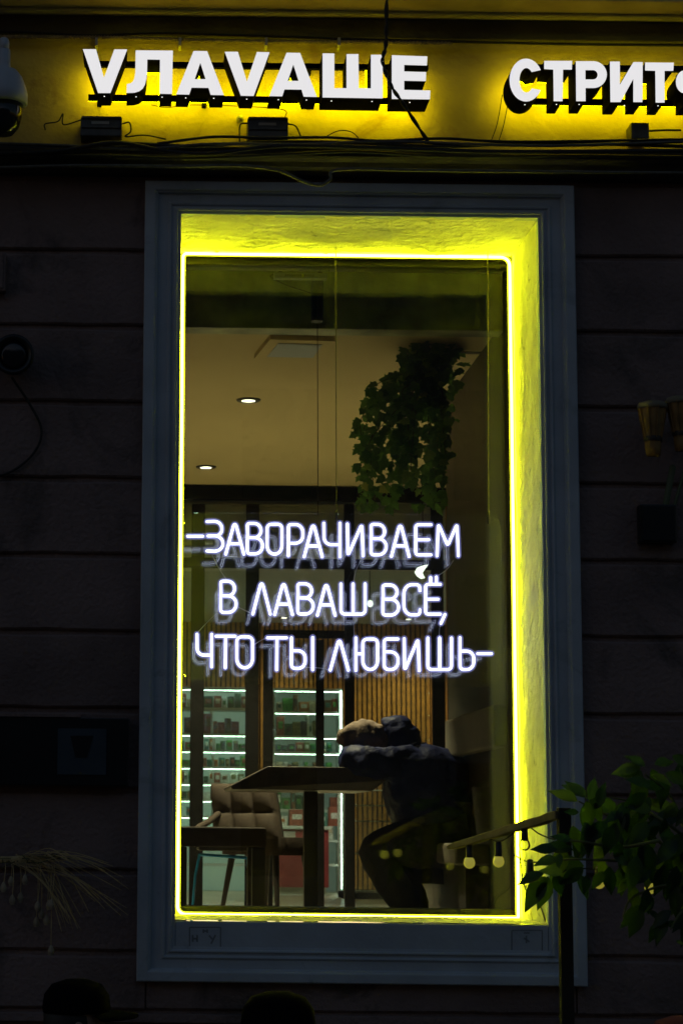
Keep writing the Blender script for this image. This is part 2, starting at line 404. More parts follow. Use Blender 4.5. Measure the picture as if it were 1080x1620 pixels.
slab_grid('window_ledge', (XL - .03, .0, ZB), (XR - XL + .06, 0, 0), (0, RD, 0), 60, 24, (0, 0, 1), .002, 'plaster')
# string course, frieze, cornice
LY = -.14; LT = at(540, 233, LY).z
MB().add([(x, y, z) for x in (WXA, WXB) for (y, z) in ((.03, LEDGE_B), (-.03, LEDGE_B), (-.05, LEDGE_B + .012), (-.09, LEDGE_B + .014), (-.10, LEDGE_B + .03), (LY + .01, LEDGE_B + .034),
         (LY, LEDGE_B + .04), (LY, LT - .006), (LY + .006, LT), (.03, LT + .01))],
         [tuple(range(9, -1, -1)), tuple(range(10, 20))] + [(i, (i + 1) % 10, 10 + (i + 1) % 10, 10 + i) for i in range(10)]).build('string_course', MT['ledge'], wall)
C1 = at(540, 60, -.03).z
MB().box(WXA, WXB, -.003, .03, LT + .004, C1 + .01).build('frieze', MT['ochre'], wall)
zA = at(540, 29, -.03).z; zB = at(540, 19, -.09).z
steps = [(-.03, C1, zA), (-.075, zA, at(540, 17, -.075).z), (-.20, at(540, 17, -.075).z, at(540, 17, -.075).z + .10), (-.26, at(540, 17, -.075).z + .10, WZT)]
for i, (y, z0, z1) in enumerate(steps):
    MB().box(WXA, WXB, y, .03, z0 + (.0015 if i else 0), z1).build('cornice_band', MT['ledge'] if i == 0 else MT['cornice'], wall, bevel=.004)

# stencil marks on the apron
def stencil(px0, py0, px1, py1, glyphs, label):
    y = -.0092; b = MB()
    def bar(a, c, wd=.0022):
        a = at(*a, y); c = at(*c, y); d = (c - a).normalized(); nn = Vector((-d.z, 0, d.x)) * wd
        b.prism([[a + nn, c + nn, c - nn, a - nn]], (0, .0006, 0))
    for a, c in (((px0, py0), (px1, py0)), ((px1, py0), (px1, py1)), ((px1, py1), (px0, py1)), ((px0, py1), (px0, py0))): bar(a, c)
    for a, c in glyphs: bar(a, c, .0030)
    o = b.build('stencil_mark', MT['ink']); tag(o, label, 'stencil', None)
stencil(300, 1467, 349, 1499, [((305, 1479), (305, 1490)), ((312, 1479), (312, 1490)), ((305, 1485), (312, 1485)), ((331, 1480), (336, 1486)), ((341, 1479), (334, 1493)),
        ((322, 1470), (322, 1476)), ((328, 1470), (328, 1476)), ((322, 1473), (328, 1473))], 'faded square stencil with small letters on the left end of the sill apron')
stencil(809, 1472, 857, 1509, [((828, 1476), (837, 1476)), ((832, 1480), (832, 1492)), ((828, 1484), (837, 1490))], 'faded square stencil on the sill apron beside the black post')

# ------------------------------------------------------------------ window: frame + two panes
GY = .56
win = thing('window', 'large fixed shop window with dark frame and two glass panes', 'window', ((XL + XR) / 2, GY, ZB))
fw = .026
b = MB(); x0, x1, z0, z1 = XL + .004, XR - .004, ZB + .004, ZT - .005
zf = at(540, 421, GY).z
MB().box(x0, x1, GY, GY + .095, zf, z1).build('frame_head', MT['frame'], win, bevel=.004)
MB().box(x0, x1, GY, GY + .095, z0, z0 + fw).build('frame_bottom', MT['frame'], win, bevel=.004)
MB().box(x0, x0 + fw * .7, GY, GY + .095, z0 + fw, zf).build('frame_stile', MT['frame'], win, bevel=.004)
MB().box(x1 - fw * .7, x1, GY, GY + .095, z0 + fw, zf).build('frame_stile', MT['frame'], win, bevel=.004)
for yy in (GY + .018, GY + .050):
    MB().box(x0 + fw * .5, x1 - fw * .5, yy, yy + .004, z0 + fw * .7, zf + .006).build('pane', MT['pane'], win)

# ------------------------------------------------------------------ yellow LED strip round the opening
LYD = .53
c = [at(290, 401, LYD), at(804, 407, LYD), at(819, 424, LYD), at(826, 1450, LYD), at(822, 1454, LYD), at(294, 1448, LYD), at(286, 1440, LYD), at(287, 405, LYD)]
xl = (at(286, 450, LYD).x + at(285, 1400, LYD).x) / 2; xr = min(at(817, 900, LYD).x, XR - .012)
zt = at(550, 404, LYD).z; zb = at(550, 1449.5, LYD).z
print('LED', xl, xr, zb, zt, 'XR', XR)
def rrect(x0, x1, z0, z1, rs, y, k=6):
    out = []
    for (cx, cz, a0, r) in ((x1 - rs[0], z1 - rs[0], 0, rs[0]), (x0 + rs[1], z1 - rs[1], 90, rs[1]), (x0 + rs[2], z0 + rs[2], 180, rs[2]), (x1 - rs[3], z0 + rs[3], 270, rs[3])):
        for i in range(k + 1): a = R(a0 + 90 * i / k); out.append(Vector((cx + r * math.cos(a), y, cz + r * math.sin(a))))
    return out
pts = rrect(xl, xr, zb, zt, (.034, .015, .03, .006), LYD)
# resample with a slight hand-laid waviness
fine = []
for i in range(len(pts)):
    a, d = pts[i], pts[(i + 1) % len(pts)]; L = (d - a).length; m = max(1, int(L / .06))
    for j in range(m):
        p = a.lerp(d, j / m)
        if m > 3: p = p + Vector((mnoise.noise(p * 3) * .0014, 0, mnoise.noise(p * 3 + Vector((9, 0, 0))) * .0014))
        fine.append(p)
strip = thing('led_strip', 'glowing yellow neon strip framing the window opening', 'light strip', ((xl + xr) / 2, LYD, zb))
MB().tube(fine, .0056, 8, closed=True).build('neon_tube', MT['led'], strip, smooth=True)
# added baffle: inner lip and back keep the tube's light out of the room
def ring_strip(dx0, dx1, y0, y1):
    a = rrect(xl + dx1, xr - dx1, zb + dx1, zt - dx1, (.022, .006, .018, .003), y0); b_ = rrect(xl + dx0, xr - dx0, zb + dx0, zt - dx0, (.024, .008, .02, .004), y0)
    m_ = MB(); n_ = len(a); vs_ = a + b_ + [p + Vector((0, y1 - y0, 0)) for p in a + b_]; fs_ = []
    for i in range(n_):
        j = (i + 1) % n_
        fs_ += [(i, j, n_ + j, n_ + i), (2 * n_ + i, 3 * n_ + i, 3 * n_ + j, 2 * n_ + j), (i, 2 * n_ + i, 2 * n_ + j, j), (n_ + i, n_ + j, 3 * n_ + j, 3 * n_ + i)]
    return m_.add(vs_, fs_)
ring_strip(.0095, .0115, LYD - .002, LYD + .0185).build('profile_lip', MT['frame'], strip)
ring_strip(-.008, .0092, LYD + .0105, LYD + .0125).build('profile_back', MT['frame'], strip)
for (px, py) in ((343, 401), (515, 404), (690, 406)):
    p = at(px, py, LYD); MB().box(p.x - .006, p.x + .006, LYD - .009, LYD + .02, zt + .008, ZT - .004).build('clip', MT['clip'], strip)
b = MB(); b.tube(catmull([(xr + .004, LYD - .02, zb + .25), (xr + .007, LYD - .1, zb + .12), (XR - .006, .12, zb + .06), (XR - .006, .02, zb + .01)], 6), .003, 6)
b.build('lead', MT['cable'], strip)

# ------------------------------------------------------------------ neon lettering on hung acrylic panel
pA = at(289, 945, .395); pB = at(792, 950, .463); dirx = (pB - pA); dirx.z = 0; dirx.normalize()
NS = Vector((dirx.y, -dirx.x, 0))       # towards the viewer
def onS(px, py, lift=0.0): return atP(px, py, pA + NS * lift, NS)
c0 = onS(289, 812); c1 = onS(792, 1078)
sign = thing('neon_sign', 'white neon three-line Russian slogan sign on clear acrylic hung in the window', 'neon sign', onS(540, 1078))
corn = [onS(291, 811), onS(792, 815), onS(794, 1081), onS(288, 1076)]
def round_poly(cs, r, k=6):
    out = []; n = len(cs)
    for i in range(n):
        p, a, d = cs[i], cs[i - 1], cs[(i + 1) % n]; u = (a - p).normalized() * r; v = (d - p).normalized() * r
        for j in range(k + 1): t = j / k; out.append((p + u) * (1 - t) ** 2 + p * 2 * t * (1 - t) + (p + v) * t * t)
    return out
MB().prism([round_poly(corn, .055)], -NS * .005).build('acrylic_panel', MT['acrylic'], sign)
FN = {
 'А': [[(0, 1, 0), (.5, -.06, .34), (1, 1, 0)], [(.19, .67, 0), (.81, .67, 0)]],
 'В': [[(.03, .46, 0), (0, 0, .3), (.90, 0, .9), (.90, .47, .9), (.08, .47, 0)], [(.08, .47, 0), (1, .47, .9), (1, 1, .9), (0, 1, .35), (0, .42, 0)]],
 'О': [[(.5, 0, 0), (1, 0, .95), (1, 1, .95), (0, 1, .95), (0, 0, .95), (.5, 0, 0)]],
 'Р': [[(0, 1, 0), (0, 0, .35), (1, 0, .9), (1, .6, .9), (.06, .6, 0)]],
 'Ч': [[(0, 0, 0), (.02, .64, .85), (.97, .64, 0)], [(1, 0, 0), (1, 1, 0)]],
 'И': [[(0, 0, 0), (.03, 1, .2), (.92, 0, .22), (1, 1, 0)]],
 'Е': [[(1, 0, 0), (0, 0, .35), (0, 1, .35), (1, 1, 0)], [(.08, .5, 0), (.85, .5, 0)]],
 'М': [[(0, 1, 0), (.06, 0, .25), (.5, .68, .2), (.94, 0, .25), (1, 1, 0)]],
 'З': [[(0, .02, 0), (.93, 0, .9), (.93, .48, .8), (.06, .49, 0)], [(.06, .49, 0), (1, .48, .9), (1, 1, .9), (0, .98, 0)]],
 'Л': [[(0, 1, 0), (.5, -.06, .34), (1, 1, 0)]],
 'Ш': [[(0, 0, 0), (0, 1, .3), (1, 1, .3), (1, 0, 0)], [(.5, 0, 0), (.5, .97, 0)]],
 'С': [[(1, .2, 0), (.98, 0, .9), (0, 0, .95), (0, 1, .95), (.98, 1, .9), (1, .84, 0)]],
 'Т': [[(0, 0, 0), (1, 0, 0)], [(.5, .02, 0), (.48, 1, 0)]],
 'Ь': [[(0, 0, 0), (0, 1, .5), (1, 1, .9), (1, .42, .9), (.05, .42, 0)]],
 'Б': [[(1, 0, 0), (0, 0, .4), (0, 1, .6), (1, 1, .9), (1, .42, .9), (.05, .42, 0)]],
 'I': [[(.5, 0, 0), (.5, 1, 0)]], '-': [[(0, .5, 0), (1, .5, 0)]], '/': [[(1, 0, 0), (0, 1, 0)]],
}
def A_(x, y): return (285 + x / 3.927, 760 + y / 3.927)
def B_(x, y): return (540 + x / 3.857, 760 + y / 3.857)
def fillet(pts, k=7):
    out = []
    for i, (p, r) in enumerate(pts):
        if i in (0, len(pts) - 1) or r == 0: out.append(p); continue
        a, d = pts[i - 1][0], pts[i + 1][0]; la, ld = (a - p).length, (d - p).length
        rr = r * min(la, ld) * .55 if r < .9 else r * min(la, ld) * .62
        u = (a - p).normalized() * min(rr, la * .98 if i == 1 else la * .5); v = (d - p).normalized() * min(rr, ld * .98 if i == len(pts) - 2 else ld * .5)
        kq = .5523
        p0, p3 = p + u, p + v; p1 = p + u * (1 - kq); p2 = p + v * (1 - kq)
        for j in range(k + 1):
            t = j / k; out.append(p0 * (1 - t) ** 3 + p1 * 3 * t * (1 - t) ** 2 + p2 * 3 * t * t * (1 - t) + p3 * t ** 3)
    return out
NR = .0053
glyph = []
def put(ch, fr, x0, x1, y0, y1): glyph.append((ch, fr, x0, x1, y0, y1))
for a in (('-', 48, 140, 335, 359), ('З', 168, 266, 252, 442), ('А', 284, 396, 262, 458), ('В', 417, 512, 267, 456), ('О', 540, 632, 272, 458), ('Р', 672, 762, 274, 468), ('А', 770, 882, 272, 474), ('Ч', 892, 992, 266, 474),
          ('В', 252, 348, 626, 820), ('Л', 452, 560, 632, 830), ('А', 587, 698, 636, 834), ('В', 730, 826, 642, 830), ('А', 852, 962, 642, 838),
          ('Ч', 105, 196, 956, 1158), ('Т', 224, 342, 968, 1164), ('О', 352, 450, 972, 1164), ('Т', 543, 660, 978, 1176), ('Ь', 691, 776, 978, 1168), ('I', 813, 833, 976, 1176), ('Л', 932, 1044, 988, 1178)):
    put(a[0], A_, *a[1:])
for a in (('И', 36, 132, 266, 460), ('В', 180, 272, 268, 454), ('А', 304, 412, 268, 464), ('Е', 452, 545, 270, 454), ('М', 582, 712, 266, 460),
          ('Ш', -3, 144, 632, 816), ('В', 252, 348, 638, 822), ('С', 380, 478, 636, 820), ('Е', 512, 602, 634, 816), ('I', 533, 553, 592, 624), ('I', 568, 588, 590, 624), ('/', 606, 630, 818, 872),
          ('I', 78, 98, 962, 1158), ('О', 130, 220, 968, 1154), ('-', 92, 128, 1040, 1076), ('Б', 260, 344, 968, 1154), ('И', 382, 474, 966, 1160), ('Ш', 526, 670, 962, 1154), ('Ь', 722, 806, 960, 1154), ('-', 830, 913, 1046, 1068)):
    put(a[0], B_, *a[1:])
for (ch, fr, x0, x1, y0, y1) in glyph:
    mb = MB(); back = MB(); bloom = MB()
    for st in FN[ch]:
        pts = [(onS(*fr(x0 + (x1 - x0) * u, y0 + (y1 - y0) * v), .012), r) for (u, v, r) in st]
        pp = fillet(pts); q = [pp[0]]
        for p in pp[1:]:
            if (p - q[-1]).length > 1e-4: q.append(p)
        mb.tube(q, NR, 8); back.tube([p - NS * .0060 for p in q], .0020, 6); bloom.tube(q, NR + .0068, 8)
    lt = mb.build('neon_letter', MT['neon'], sign, smooth=True)
    back.build('opaque_base', MT['base_white'], lt, smooth=True)
    bloom.build('silicone_jacket', MT['jacket_glow'], lt, smooth=True)  # oversized sleeve added as the bloom halo of the tube
for path in ([A_(200, 465), A_(240, 545), A_(290, 620)], [A_(240, 815), A_(170, 880), A_(105, 950)], [A_(355, 785), A_(440, 825)], [B_(115, 490), B_(85, 560), B_(72, 628)],
             [B_(680, 490), B_(640, 545), B_(582, 585)], [B_(72, 820), B_(78, 960)], [B_(612, 870), B_(597, 905), B_(597, 960)], [A_(452, 1025), A_(500, 995), A_(545, 975)], [A_(765, 1160), A_(860, 1165), A_(930, 1180)], [B_(806, 1075), B_(828, 1060)]):
    MB().tube(catmull([onS(*p, .008) for p in path], 5), .0013, 5).build('jumper_lead', MT['jumper'], sign)
for (px, pt, pb) in ((531, 392, 822), (771, 396, 822)):
    top = onS(px, pt, -.002); bot = onS(px + 1, pb, -.002); top.z = ZT + .006
    MB().tube([bot, top], .0017, 6).build('suspension_wire', MT['wire'], sign)
    MB().tube([bot + Vector((0, 0, -.012)), bot + Vector((0, 0, .03))], .005, 8).build('wire_grip', MT['wire'], sign)

# power pack above the panel, under the soffit
p = at(433, 432, .72); q = at(517, 442, .72)
ps = thing('power_pack', 'slim silver labelled power pack behind the top of the glass', 'power supply', ((p.x + q.x) / 2, .72, q.z))
MB().box(p.x, q.x, .705, .745, q.z, p.z).build('case', MT['label_sticker'], ps, bevel=.003)
MB().box(p.x + .02, p.x + .035, .72, .73, p.z - .002, ZT + .25).build('hanger', MT['dark_metal'], ps)
MB().box(q.x - .035, q.x - .02, .72, .73, p.z - .002, ZT + .25).build('hanger', MT['dark_metal'], ps)
b = MB()
for i in range(14):
    x = p.x + .045 + i * .0085
    if i == 8: continue
    b.box(x, x + .004, .7035, .7052, q.z + .006, q.z + .016)
b.build('printed_text', MT['frame'], ps)
x = p.x + .045 + 8 * .0085; MB().box(x - .001, x + .007, .703, .7052, q.z + .003, q.z + .018).build('yellow_tab', mat('yellow_tab', (.6, .6, .03), .5), ps)
MB().tube(catmull([at(433, 434, .73), at(428, 438, .74), at(455, 452, .745), at(490, 463, .75)], 6), .0022, 6).build('lead', MT['cable'], ps)

# ------------------------------------------------------------------ channel letter signs
FY, BY = -.225, -.085
def zoomp(ox, oy, s): return lambda x, y: (ox + x / s, oy + y / s)
Z1, Z2, Z3, Z4 = zoomp(100, 60, 5.4), zoomp(280, 60, 5.4), zoomp(460, 60, 4.154), zoomp(780, 70, 3.6)
def arc(cx, cy_, rx, ry, a0, a1, k=20): return [(cx + rx * math.cos(R(a0 + (a1 - a0) * i / k)), cy_ - ry * math.sin(R(a0 + (a1 - a0) * i / k))) for i in range(k + 1)]
Afull = [[(142, 113), (258, 115), (400, 490), (288, 488), (270, 428), (125, 426), (105, 485), (-5, 483)], [(200, 213), (245, 354), (152, 354)]]
shift = lambda L, dx, dy: [[(x + dx, y + dy) for x, y in l] for l in L]
word1 = [(Z1, [[(170, 98), (282, 98), (350, 342), (438, 100), (548, 100), (405, 472), (300, 472)]]),
         (Z1, [[(620, 108), (938, 110), (930, 480), (825, 478), (828, 187), (720, 185), (718, 290), (712, 350), (700, 400), (680, 435), (650, 457), (610, 469), (542, 472), (545, 396), (575, 390), (596, 375), (608, 350), (617, 300)]]),
         (Z2, Afull),
         (Z2, [[(408, 120), (520, 120), (597, 375), (682, 122), (790, 125), (655, 497), (545, 495)]]),
         (Z2, shift(Afull, 793, 15)),
         (Z3, [[(208, 103), (285, 104), (285, 332), (365, 332), (365, 108), (443, 108), (445, 332), (525, 333), (525, 112), (602, 112), (602, 398), (208, 392)]]),
         (Z3, [[(662, 115), (895, 123), (892, 182), (743, 178), (743, 222), (887, 226), (885, 285), (743, 282), (743, 343), (915, 347), (912, 405), (662, 402)]])]
word2 = [(Z4, [arc(185, 205, 94, 122, 28, 332, 30) + arc(187, 206, 40, 70, 318, 42, 20)]),
         (Z4, [[(288, 96), (447, 96), (445, 145), (395, 145), (392, 325), (342, 325), (340, 145), (288, 142)]]),
         (Z4, [[(468, 98)] + arc(568, 174, 76, 76, 90, -90, 16) + [(523, 250), (523, 325), (470, 325)], [(522, 148)] + arc(566, 175, 26, 27, 90, -90, 10) + [(522, 202)]]),
         (Z4, [[(662, 100), (718, 100), (718, 232), (795, 103), (848, 103), (846, 330), (795, 330), (795, 198), (722, 330), (665, 330)]]),
         (Z4, [[(862, 105), (1025, 106), (1022, 152), (972, 152), (972, 333), (922, 333), (920, 152), (862, 150)]]),
         (Z4, [[(1090, 108), (1142, 108), (1142, 150)] + arc(1145, 215, 82, 65, 85, -85, 12) + [(1142, 280), (1142, 335), (1090, 335), (1090, 280)] + arc(1087, 215, 50, 65, 265, 95, 14) + [(1090, 150)]])]
def channel_sign(word, rails, label):
    allp = [at(*z(x, y), FY) for z, L in word for x, y in L[0]]
    root = thing('channel_letter_sign', label, 'sign', (sum(p.x for p in allp) / len(allp), BY, min(p.z for p in allp)), 'halo-lit letters on the ochre frieze')
    for z, L in word:
        loops = [[at(*z(x, y), FY) for x, y in l] for l in L]
        o = MB().prism(loops, (0, BY - FY, 0)).build('letter', MT['black_metal'], root)
        fl = [[p + Vector((0, -.003, 0)) for p in l] for l in loops]
        MB().prism(fl, (0, .002, 0)).build('face', MT['letter_face'], o)
        cen = sum((p for p in loops[0]), Vector()) / len(loops[0])
        hl = [[Vector((cen.x + (p.x - cen.x) * .93, BY + .003, cen.z + (p.z - cen.z) * .93)) for p in l] for l in loops]
        MB().prism(hl, (0, .002, 0)).build('halo_light', MT['letter_halo'], o)
        zm = min(p.z for p in loops[0]); lows = [p for p in loops[0] if p.z < zm + .025]
        xs = sorted(p.x for p in lows)
        spots = [(xs[0] + xs[-1]) / 2] if xs[-1] - xs[0] < .14 or len(lows) > 6 else [xs[0] + .035, xs[-1] - .035]
        for sxp in spots:
            MB().lathe([(.0022, -.001), (.0022, .001)], (sxp, FY + .03, zm - .0015), 8).build('pin_light', MT['pin'], o)
    for (pxa, pxb, py) in rails:
        a = at(pxa, py, BY + .01); d = at(pxb, py + (pxb - pxa) * .0119, BY + .01); z = (a.z + d.z) / 2
        r = MB().box(a.x, d.x, BY - .012, BY + .012, z - .010, z + .010).build('rail', MT['black_metal'], root, bevel=.002)
        n = max(2, int((d.x - a.x) / .35))
        for i in range(n + 1):
            x = a.x + .04 + (d.x - a.x - .08) * i / n
            MB().box(x - .008, x + .008, BY + .0125, .0, z - .008, z + .008).build('standoff', MT['black_metal'], r)
    z -= .0
    lo = at(rails[-1][0], rails[-1][2] + 7, BY + .01)
    MB().box(a.x, d.x, BY + .013, BY + .017, z - .0085, z + .0035).build('light_bar', MT['rail_led'], root)
    return root
channel_sign(word1, [(134, 676, 103), (140, 674, 156)], 'white faced black letters reading VЛАVАШЕ over yellow glow')
channel_sign(word2, [(815, 1130, 108), (815, 1130, 162)], 'white faced black letters starting СТРИТ over yellow glow')

# drivers, cables, camera on the frieze
def driver(px0, py0, px1, py1, label, ridges=2):
    a = at(px0, py0, -.09); d = at(px1, py1, -.09); root = thing('led_driver', label, 'power supply', ((a.x + d.x) / 2, -.05, d.z), 'power supplies on the frieze')
    MB().box(a.x, d.x, -.085, -.0, d.z, a.z).build('case', MT['driver'], root, bevel=.004)
    for i in range(ridges):
        z = d.z + (a.z - d.z) * (.5 + .48 * i); MB().box(a.x + .003, d.x - .003, -.092, -.084, z - .006, z + .002).build('rib', MT['driver'], root)
    if px1 - px0 > 40:
        z = a.z - (a.z - d.z) * .3; MB().box(a.x + .04, a.x + .105, -.0868, -.0845, z - .005, z + .005).build('label_plate', MT['clip'], root)
    return root
driver(128, 184, 193, 215, 'grey finned power supply beneath the letter V at the dark end of the frieze')
driver(392, 185, 456, 220, 'grey finned power supply beneath the letter A on bright yellow wall')
driver(998, 193, 1027, 219, 'small black power box under the second sign', 0)
def cable(pts, Y, r, m, label, name='cable', grp='cables on the facade', k=8, jit=.0):
    P = []
    for (x, y) in pts:
        q = at(x, y, Y); P.append(q + Vector((0, rnd.uniform(-jit, jit), rnd.uniform(-jit, jit) * .3)))
    o = MB().tube(catmull(P, k), r, 6).build(name, MT[m], smooth=True); tag(o, label, 'cable', grp); return o
tw = thing('hanging_cable', 'twisted black cable hanging down across the white letter Е', 'cable', at(675, 222, -.22), 'cables on the facade')
for s_ in (-1, 1):
    P = catmull([at(612, -60, -.30), at(611, 20, -.29), at(610, 70, -.27), at(605, 98, -.26), at(618, 135, -.25), at(640, 168, -.22), at(675, 222, -.165)], 14); L = len(P)
    P = [p + Vector((math.cos(i * .45) * .004 * s_, math.sin(i * .45) * .004 * s_, 0)) for i, p in enumerate(P)]
    MB().tube(P, .0042, 6).build('strand', MT['cable'], tw, smooth=True)
con = thing('conduit', 'ribbed corrugated conduit clipped along the top of the frieze', 'conduit', at(350, 62, -.05), 'cables on the facade')
P = catmull([at(-20, 58, -.05), at(100, 59, -.05), at(200, 60, -.05), at(330, 64, -.05), at(480, 66, -.05), at(600, 67, -.05), at(713, 69, -.05)], 40)
MB().tube(P, [.0082 if i % 2 else .0062 for i in range(len(P))], 8).build('ribbed_tube', MT['plank'], con)
for px in (153, 285, 421, 536):
    q = at(px, 66, -.05); MB().box(q.x - .005, q.x + .005, -.062, -.002, q.z - .018, q.z + .012).build('clip', MT['clip'], con)
cable([(-20, 50), (60, 52), (150, 56), (260, 53), (400, 57), (560, 62), (720, 66), (900, 70), (1110, 72)], -.045, .005, 'cable', 'thin dark cable running beside the ribbed conduit above the letters')
bundle = [([(-30, 236), (80, 238), (190, 228), (300, 232), (420, 224), (560, 226), (700, 232), (860, 226), (1110, 232)], .007, 'cable'),
          ([(-30, 226), (100, 230), (220, 236), (330, 228), (470, 228), (620, 224), (760, 228), (900, 230), (1110, 224)], .006, 'cable_grey'),
          ([(-30, 244), (90, 240), (180, 226), (260, 238), (330, 244), (450, 232), (640, 236), (800, 240), (1110, 238)], .008, 'cable'),
          ([(-30, 250), (150, 246), (280, 250), (420, 246), (560, 240), (700, 248), (900, 246), (1110, 248)], .006, 'cable'),
          ([(250, 226), (340, 216), (420, 219), (520, 218), (600, 222), (700, 219), (820, 224), (1110, 220)], .005, 'cable')]
for i, (pt, r, m) in enumerate(bundle):
    cable(pt, -.155 - .008 * (i % 3), r, m, ['black cable running straight along the ledge just above the thickest one', 'grey cable lying along the ledge below the letters', 'thickest black cable of the bundle lying along the ledge', 'lowest black cable of the bundle along the ledge', 'topmost thin black cable of the bundle along the ledge'][i], grp='cables along the ledge', jit=.006)
cable([(-30, 266), (120, 262), (280, 263), (380, 262), (440, 270), (478, 286), (505, 293), (522, 284), (540, 268), (700, 270), (1110, 274)], -.165, .006, 'cable_grey', 'loose grey cable sagging in a loop over the top of the window surround')
cable([(193, 196), (205, 194), (207, 208), (199, 216), (230, 214), (262, 220)], -.1, .003, 'cable', 'short lead looping out of the power supply beneath the letter V')
cable([(456, 196), (468, 200), (476, 217)], -.1, .003, 'cable', 'short lead bending down from the power supply beneath the letter A', )
cable([(392, 195), (380, 198), (379, 224)], -.1, .003, 'cable', 'short lead dropping beside the screw left of the finned power supply')
cable([(72, 205), (72, 196), (92, 192), (100, 180), (101, 197), (128, 190)], -.04, .0028, 'cable', 'kinked wire between the dome camera and the dark power supply')
cable([(794, 150), (786, 195), (776, 224)], -.03, .0018, 'cable', 'thin wire dropping from the letter С, the outer of two')
cable([(802, 168), (796, 198), (788, 224)], -.03, .0018, 'cable', 'thin wire dropping from the letter С, the inner of two')
cable([(1027, 207), (1050, 206), (1075, 206)], -.06, .004, 'cable', 'stub of cable leaving the small black power box')
cable([(512, 218), (535, 207), (556, 209), (570, 222)], -.12, .002, 'cable', 'fine wire arched over the ledge between the letter Ш and the ledge')
cable([(240, 166), (265, 170), (310, 166), (440, 172), (452, 186)], -.06, .0016, 'cable', 'thin wire drooping just below the first letters to the power supply')
p = at(380, 188, -.01)
sw = thing('wall_hook', 'small white rounded wall hook beside the finned power supply', 'hook', p)
MB().lathe([(.004, 0), (.012, .004), (.012, .010), (.006, .022), (.0, .024)], p, 12, Matrix.Rotation(R(90), 3, 'X')).build('knob', MT['clip'], sw, smooth=True)
MB().lathe([(.014, 0), (.014, .004)], p + Vector((0, .005, 0)), 12, Matrix.Rotation(R(90), 3, 'X')).build('plate', MT['clip'], sw)

# dome camera
DY = -.32
cc = at(6, 140, DY); s = DY + 7.9; u = lambda px: px * s / FPX
cam_t = thing('dome_camera', 'white capped security dome camera hanging at the end of the frieze', 'camera', cc + Vector((0, 0, -u(75))))
MB().lathe([(u(10), u(66)), (u(10.5), u(42)), (u(11), u(32)), (u(14), u(30))], cc, 20).build('stem', MT['white_plastic'], cam_t, smooth=True)
MB().lathe([(u(11), u(34)), (u(22), u(30)), (u(31), u(18)), (u(37), u(2)), (u(40), u(-10)), (u(40), u(-26)), (u(37), u(-28))], cc, 28).build('housing', MT['white_plastic'], cam_t, smooth=True)
MB().lathe([(u(33), u(-20)), (u(31), u(-50)), (u(27), u(-66)), (u(17), u(-78)), (u(4), u(-82))], cc, 28).build('dome', MT['smoke'], cam_t, smooth=True)
MB().tube(catmull([cc + Vector((0, 0, u(64))), cc + Vector((0, .0, u(80))), cc + Vector((-.02, .12, u(92))), cc + Vector((-.02, .30, u(92)))], 6), u(8), 10).build('bracket_arm', MT['white_plastic'], cam_t, smooth=True)

# ------------------------------------------------------------------ things on the walls
a = at(-60, 1133, -.06); d = at(203, 1244, -.06)
case = thing('notice_case', 'flat black notice case on the wall beside the window surround', 'notice case', ((a.x + d.x) / 2, -.03, d.z))
MB().box(a.x, d.x, -.055, .0, d.z, a.z).build('back_box', MT['box_black'], case, bevel=.004)
MB().box(a.x, at(128, 1133, -.06).x, -.062, -.01, a.z + .001, a.z + .012).build('top_lip', MT['wall'], case)
p = at(92, 1152, -.06); q = at(168, 1226, -.06)
MB().box(p.x, q.x, -.060, -.056, q.z, p.z).build('notice_plate', MT['plate_blue'], case)
e = [at(112, 1164, -.06), at(148, 1164, -.06), at(138, 1198, -.06), at(120, 1198, -.06)]
MB().prism([[v + Vector((0, -.003, 0)) for v in e]], (0, .002, 0)).build('dark_emblem', MT['box_black'], case)
cc = at(22, 562, -.10); r_ = u(34)
fl = thing('round_floodlight', 'dark round floodlight with looped cable on the wall', 'lamp', cc + Vector((0, .1, -r_)))
rx = Matrix.Rotation(R(90), 3, 'X')
MB().lathe([(r_ * .6, -.10), (r_ * .9, -.03), (r_, .0), (r_, .02), (r_ * .82, .022), (r_ * .78, .008)], cc, 28, rx).build('housing', MT['box_black'], fl, smooth=True)
MB().lathe([(r_ * .78, .007), (r_ * .5, .012), (.002, .014)], cc, 24, rx).build('lens', MT['smoke'], fl, smooth=True)
MB().tube(catmull([at(20, 598, -.06), at(48, 640, -.02), at(66, 680, -.012), at(55, 715, -.012), at(20, 745, -.012), at(-30, 760, -.012)], 8), .005, 6).build('cable', MT['cable'], fl, smooth=True)
a = at(-40, 398, -.05); d = at(9, 460, -.05)
jb = thing('junction_box', 'small mauve junction box above the round floodlight', 'junction box', ((a.x + d.x) / 2, -.02, d.z))
MB().box(a.x, d.x, -.05, 0, d.z, a.z).build('case', MT['wall'], jb, bevel=.006); MB().box(a.x + .01, d.x - .01, -.056, -.049, d.z + .01, a.z - .01).build('lid', MT['wall'], jb, bevel=.003)

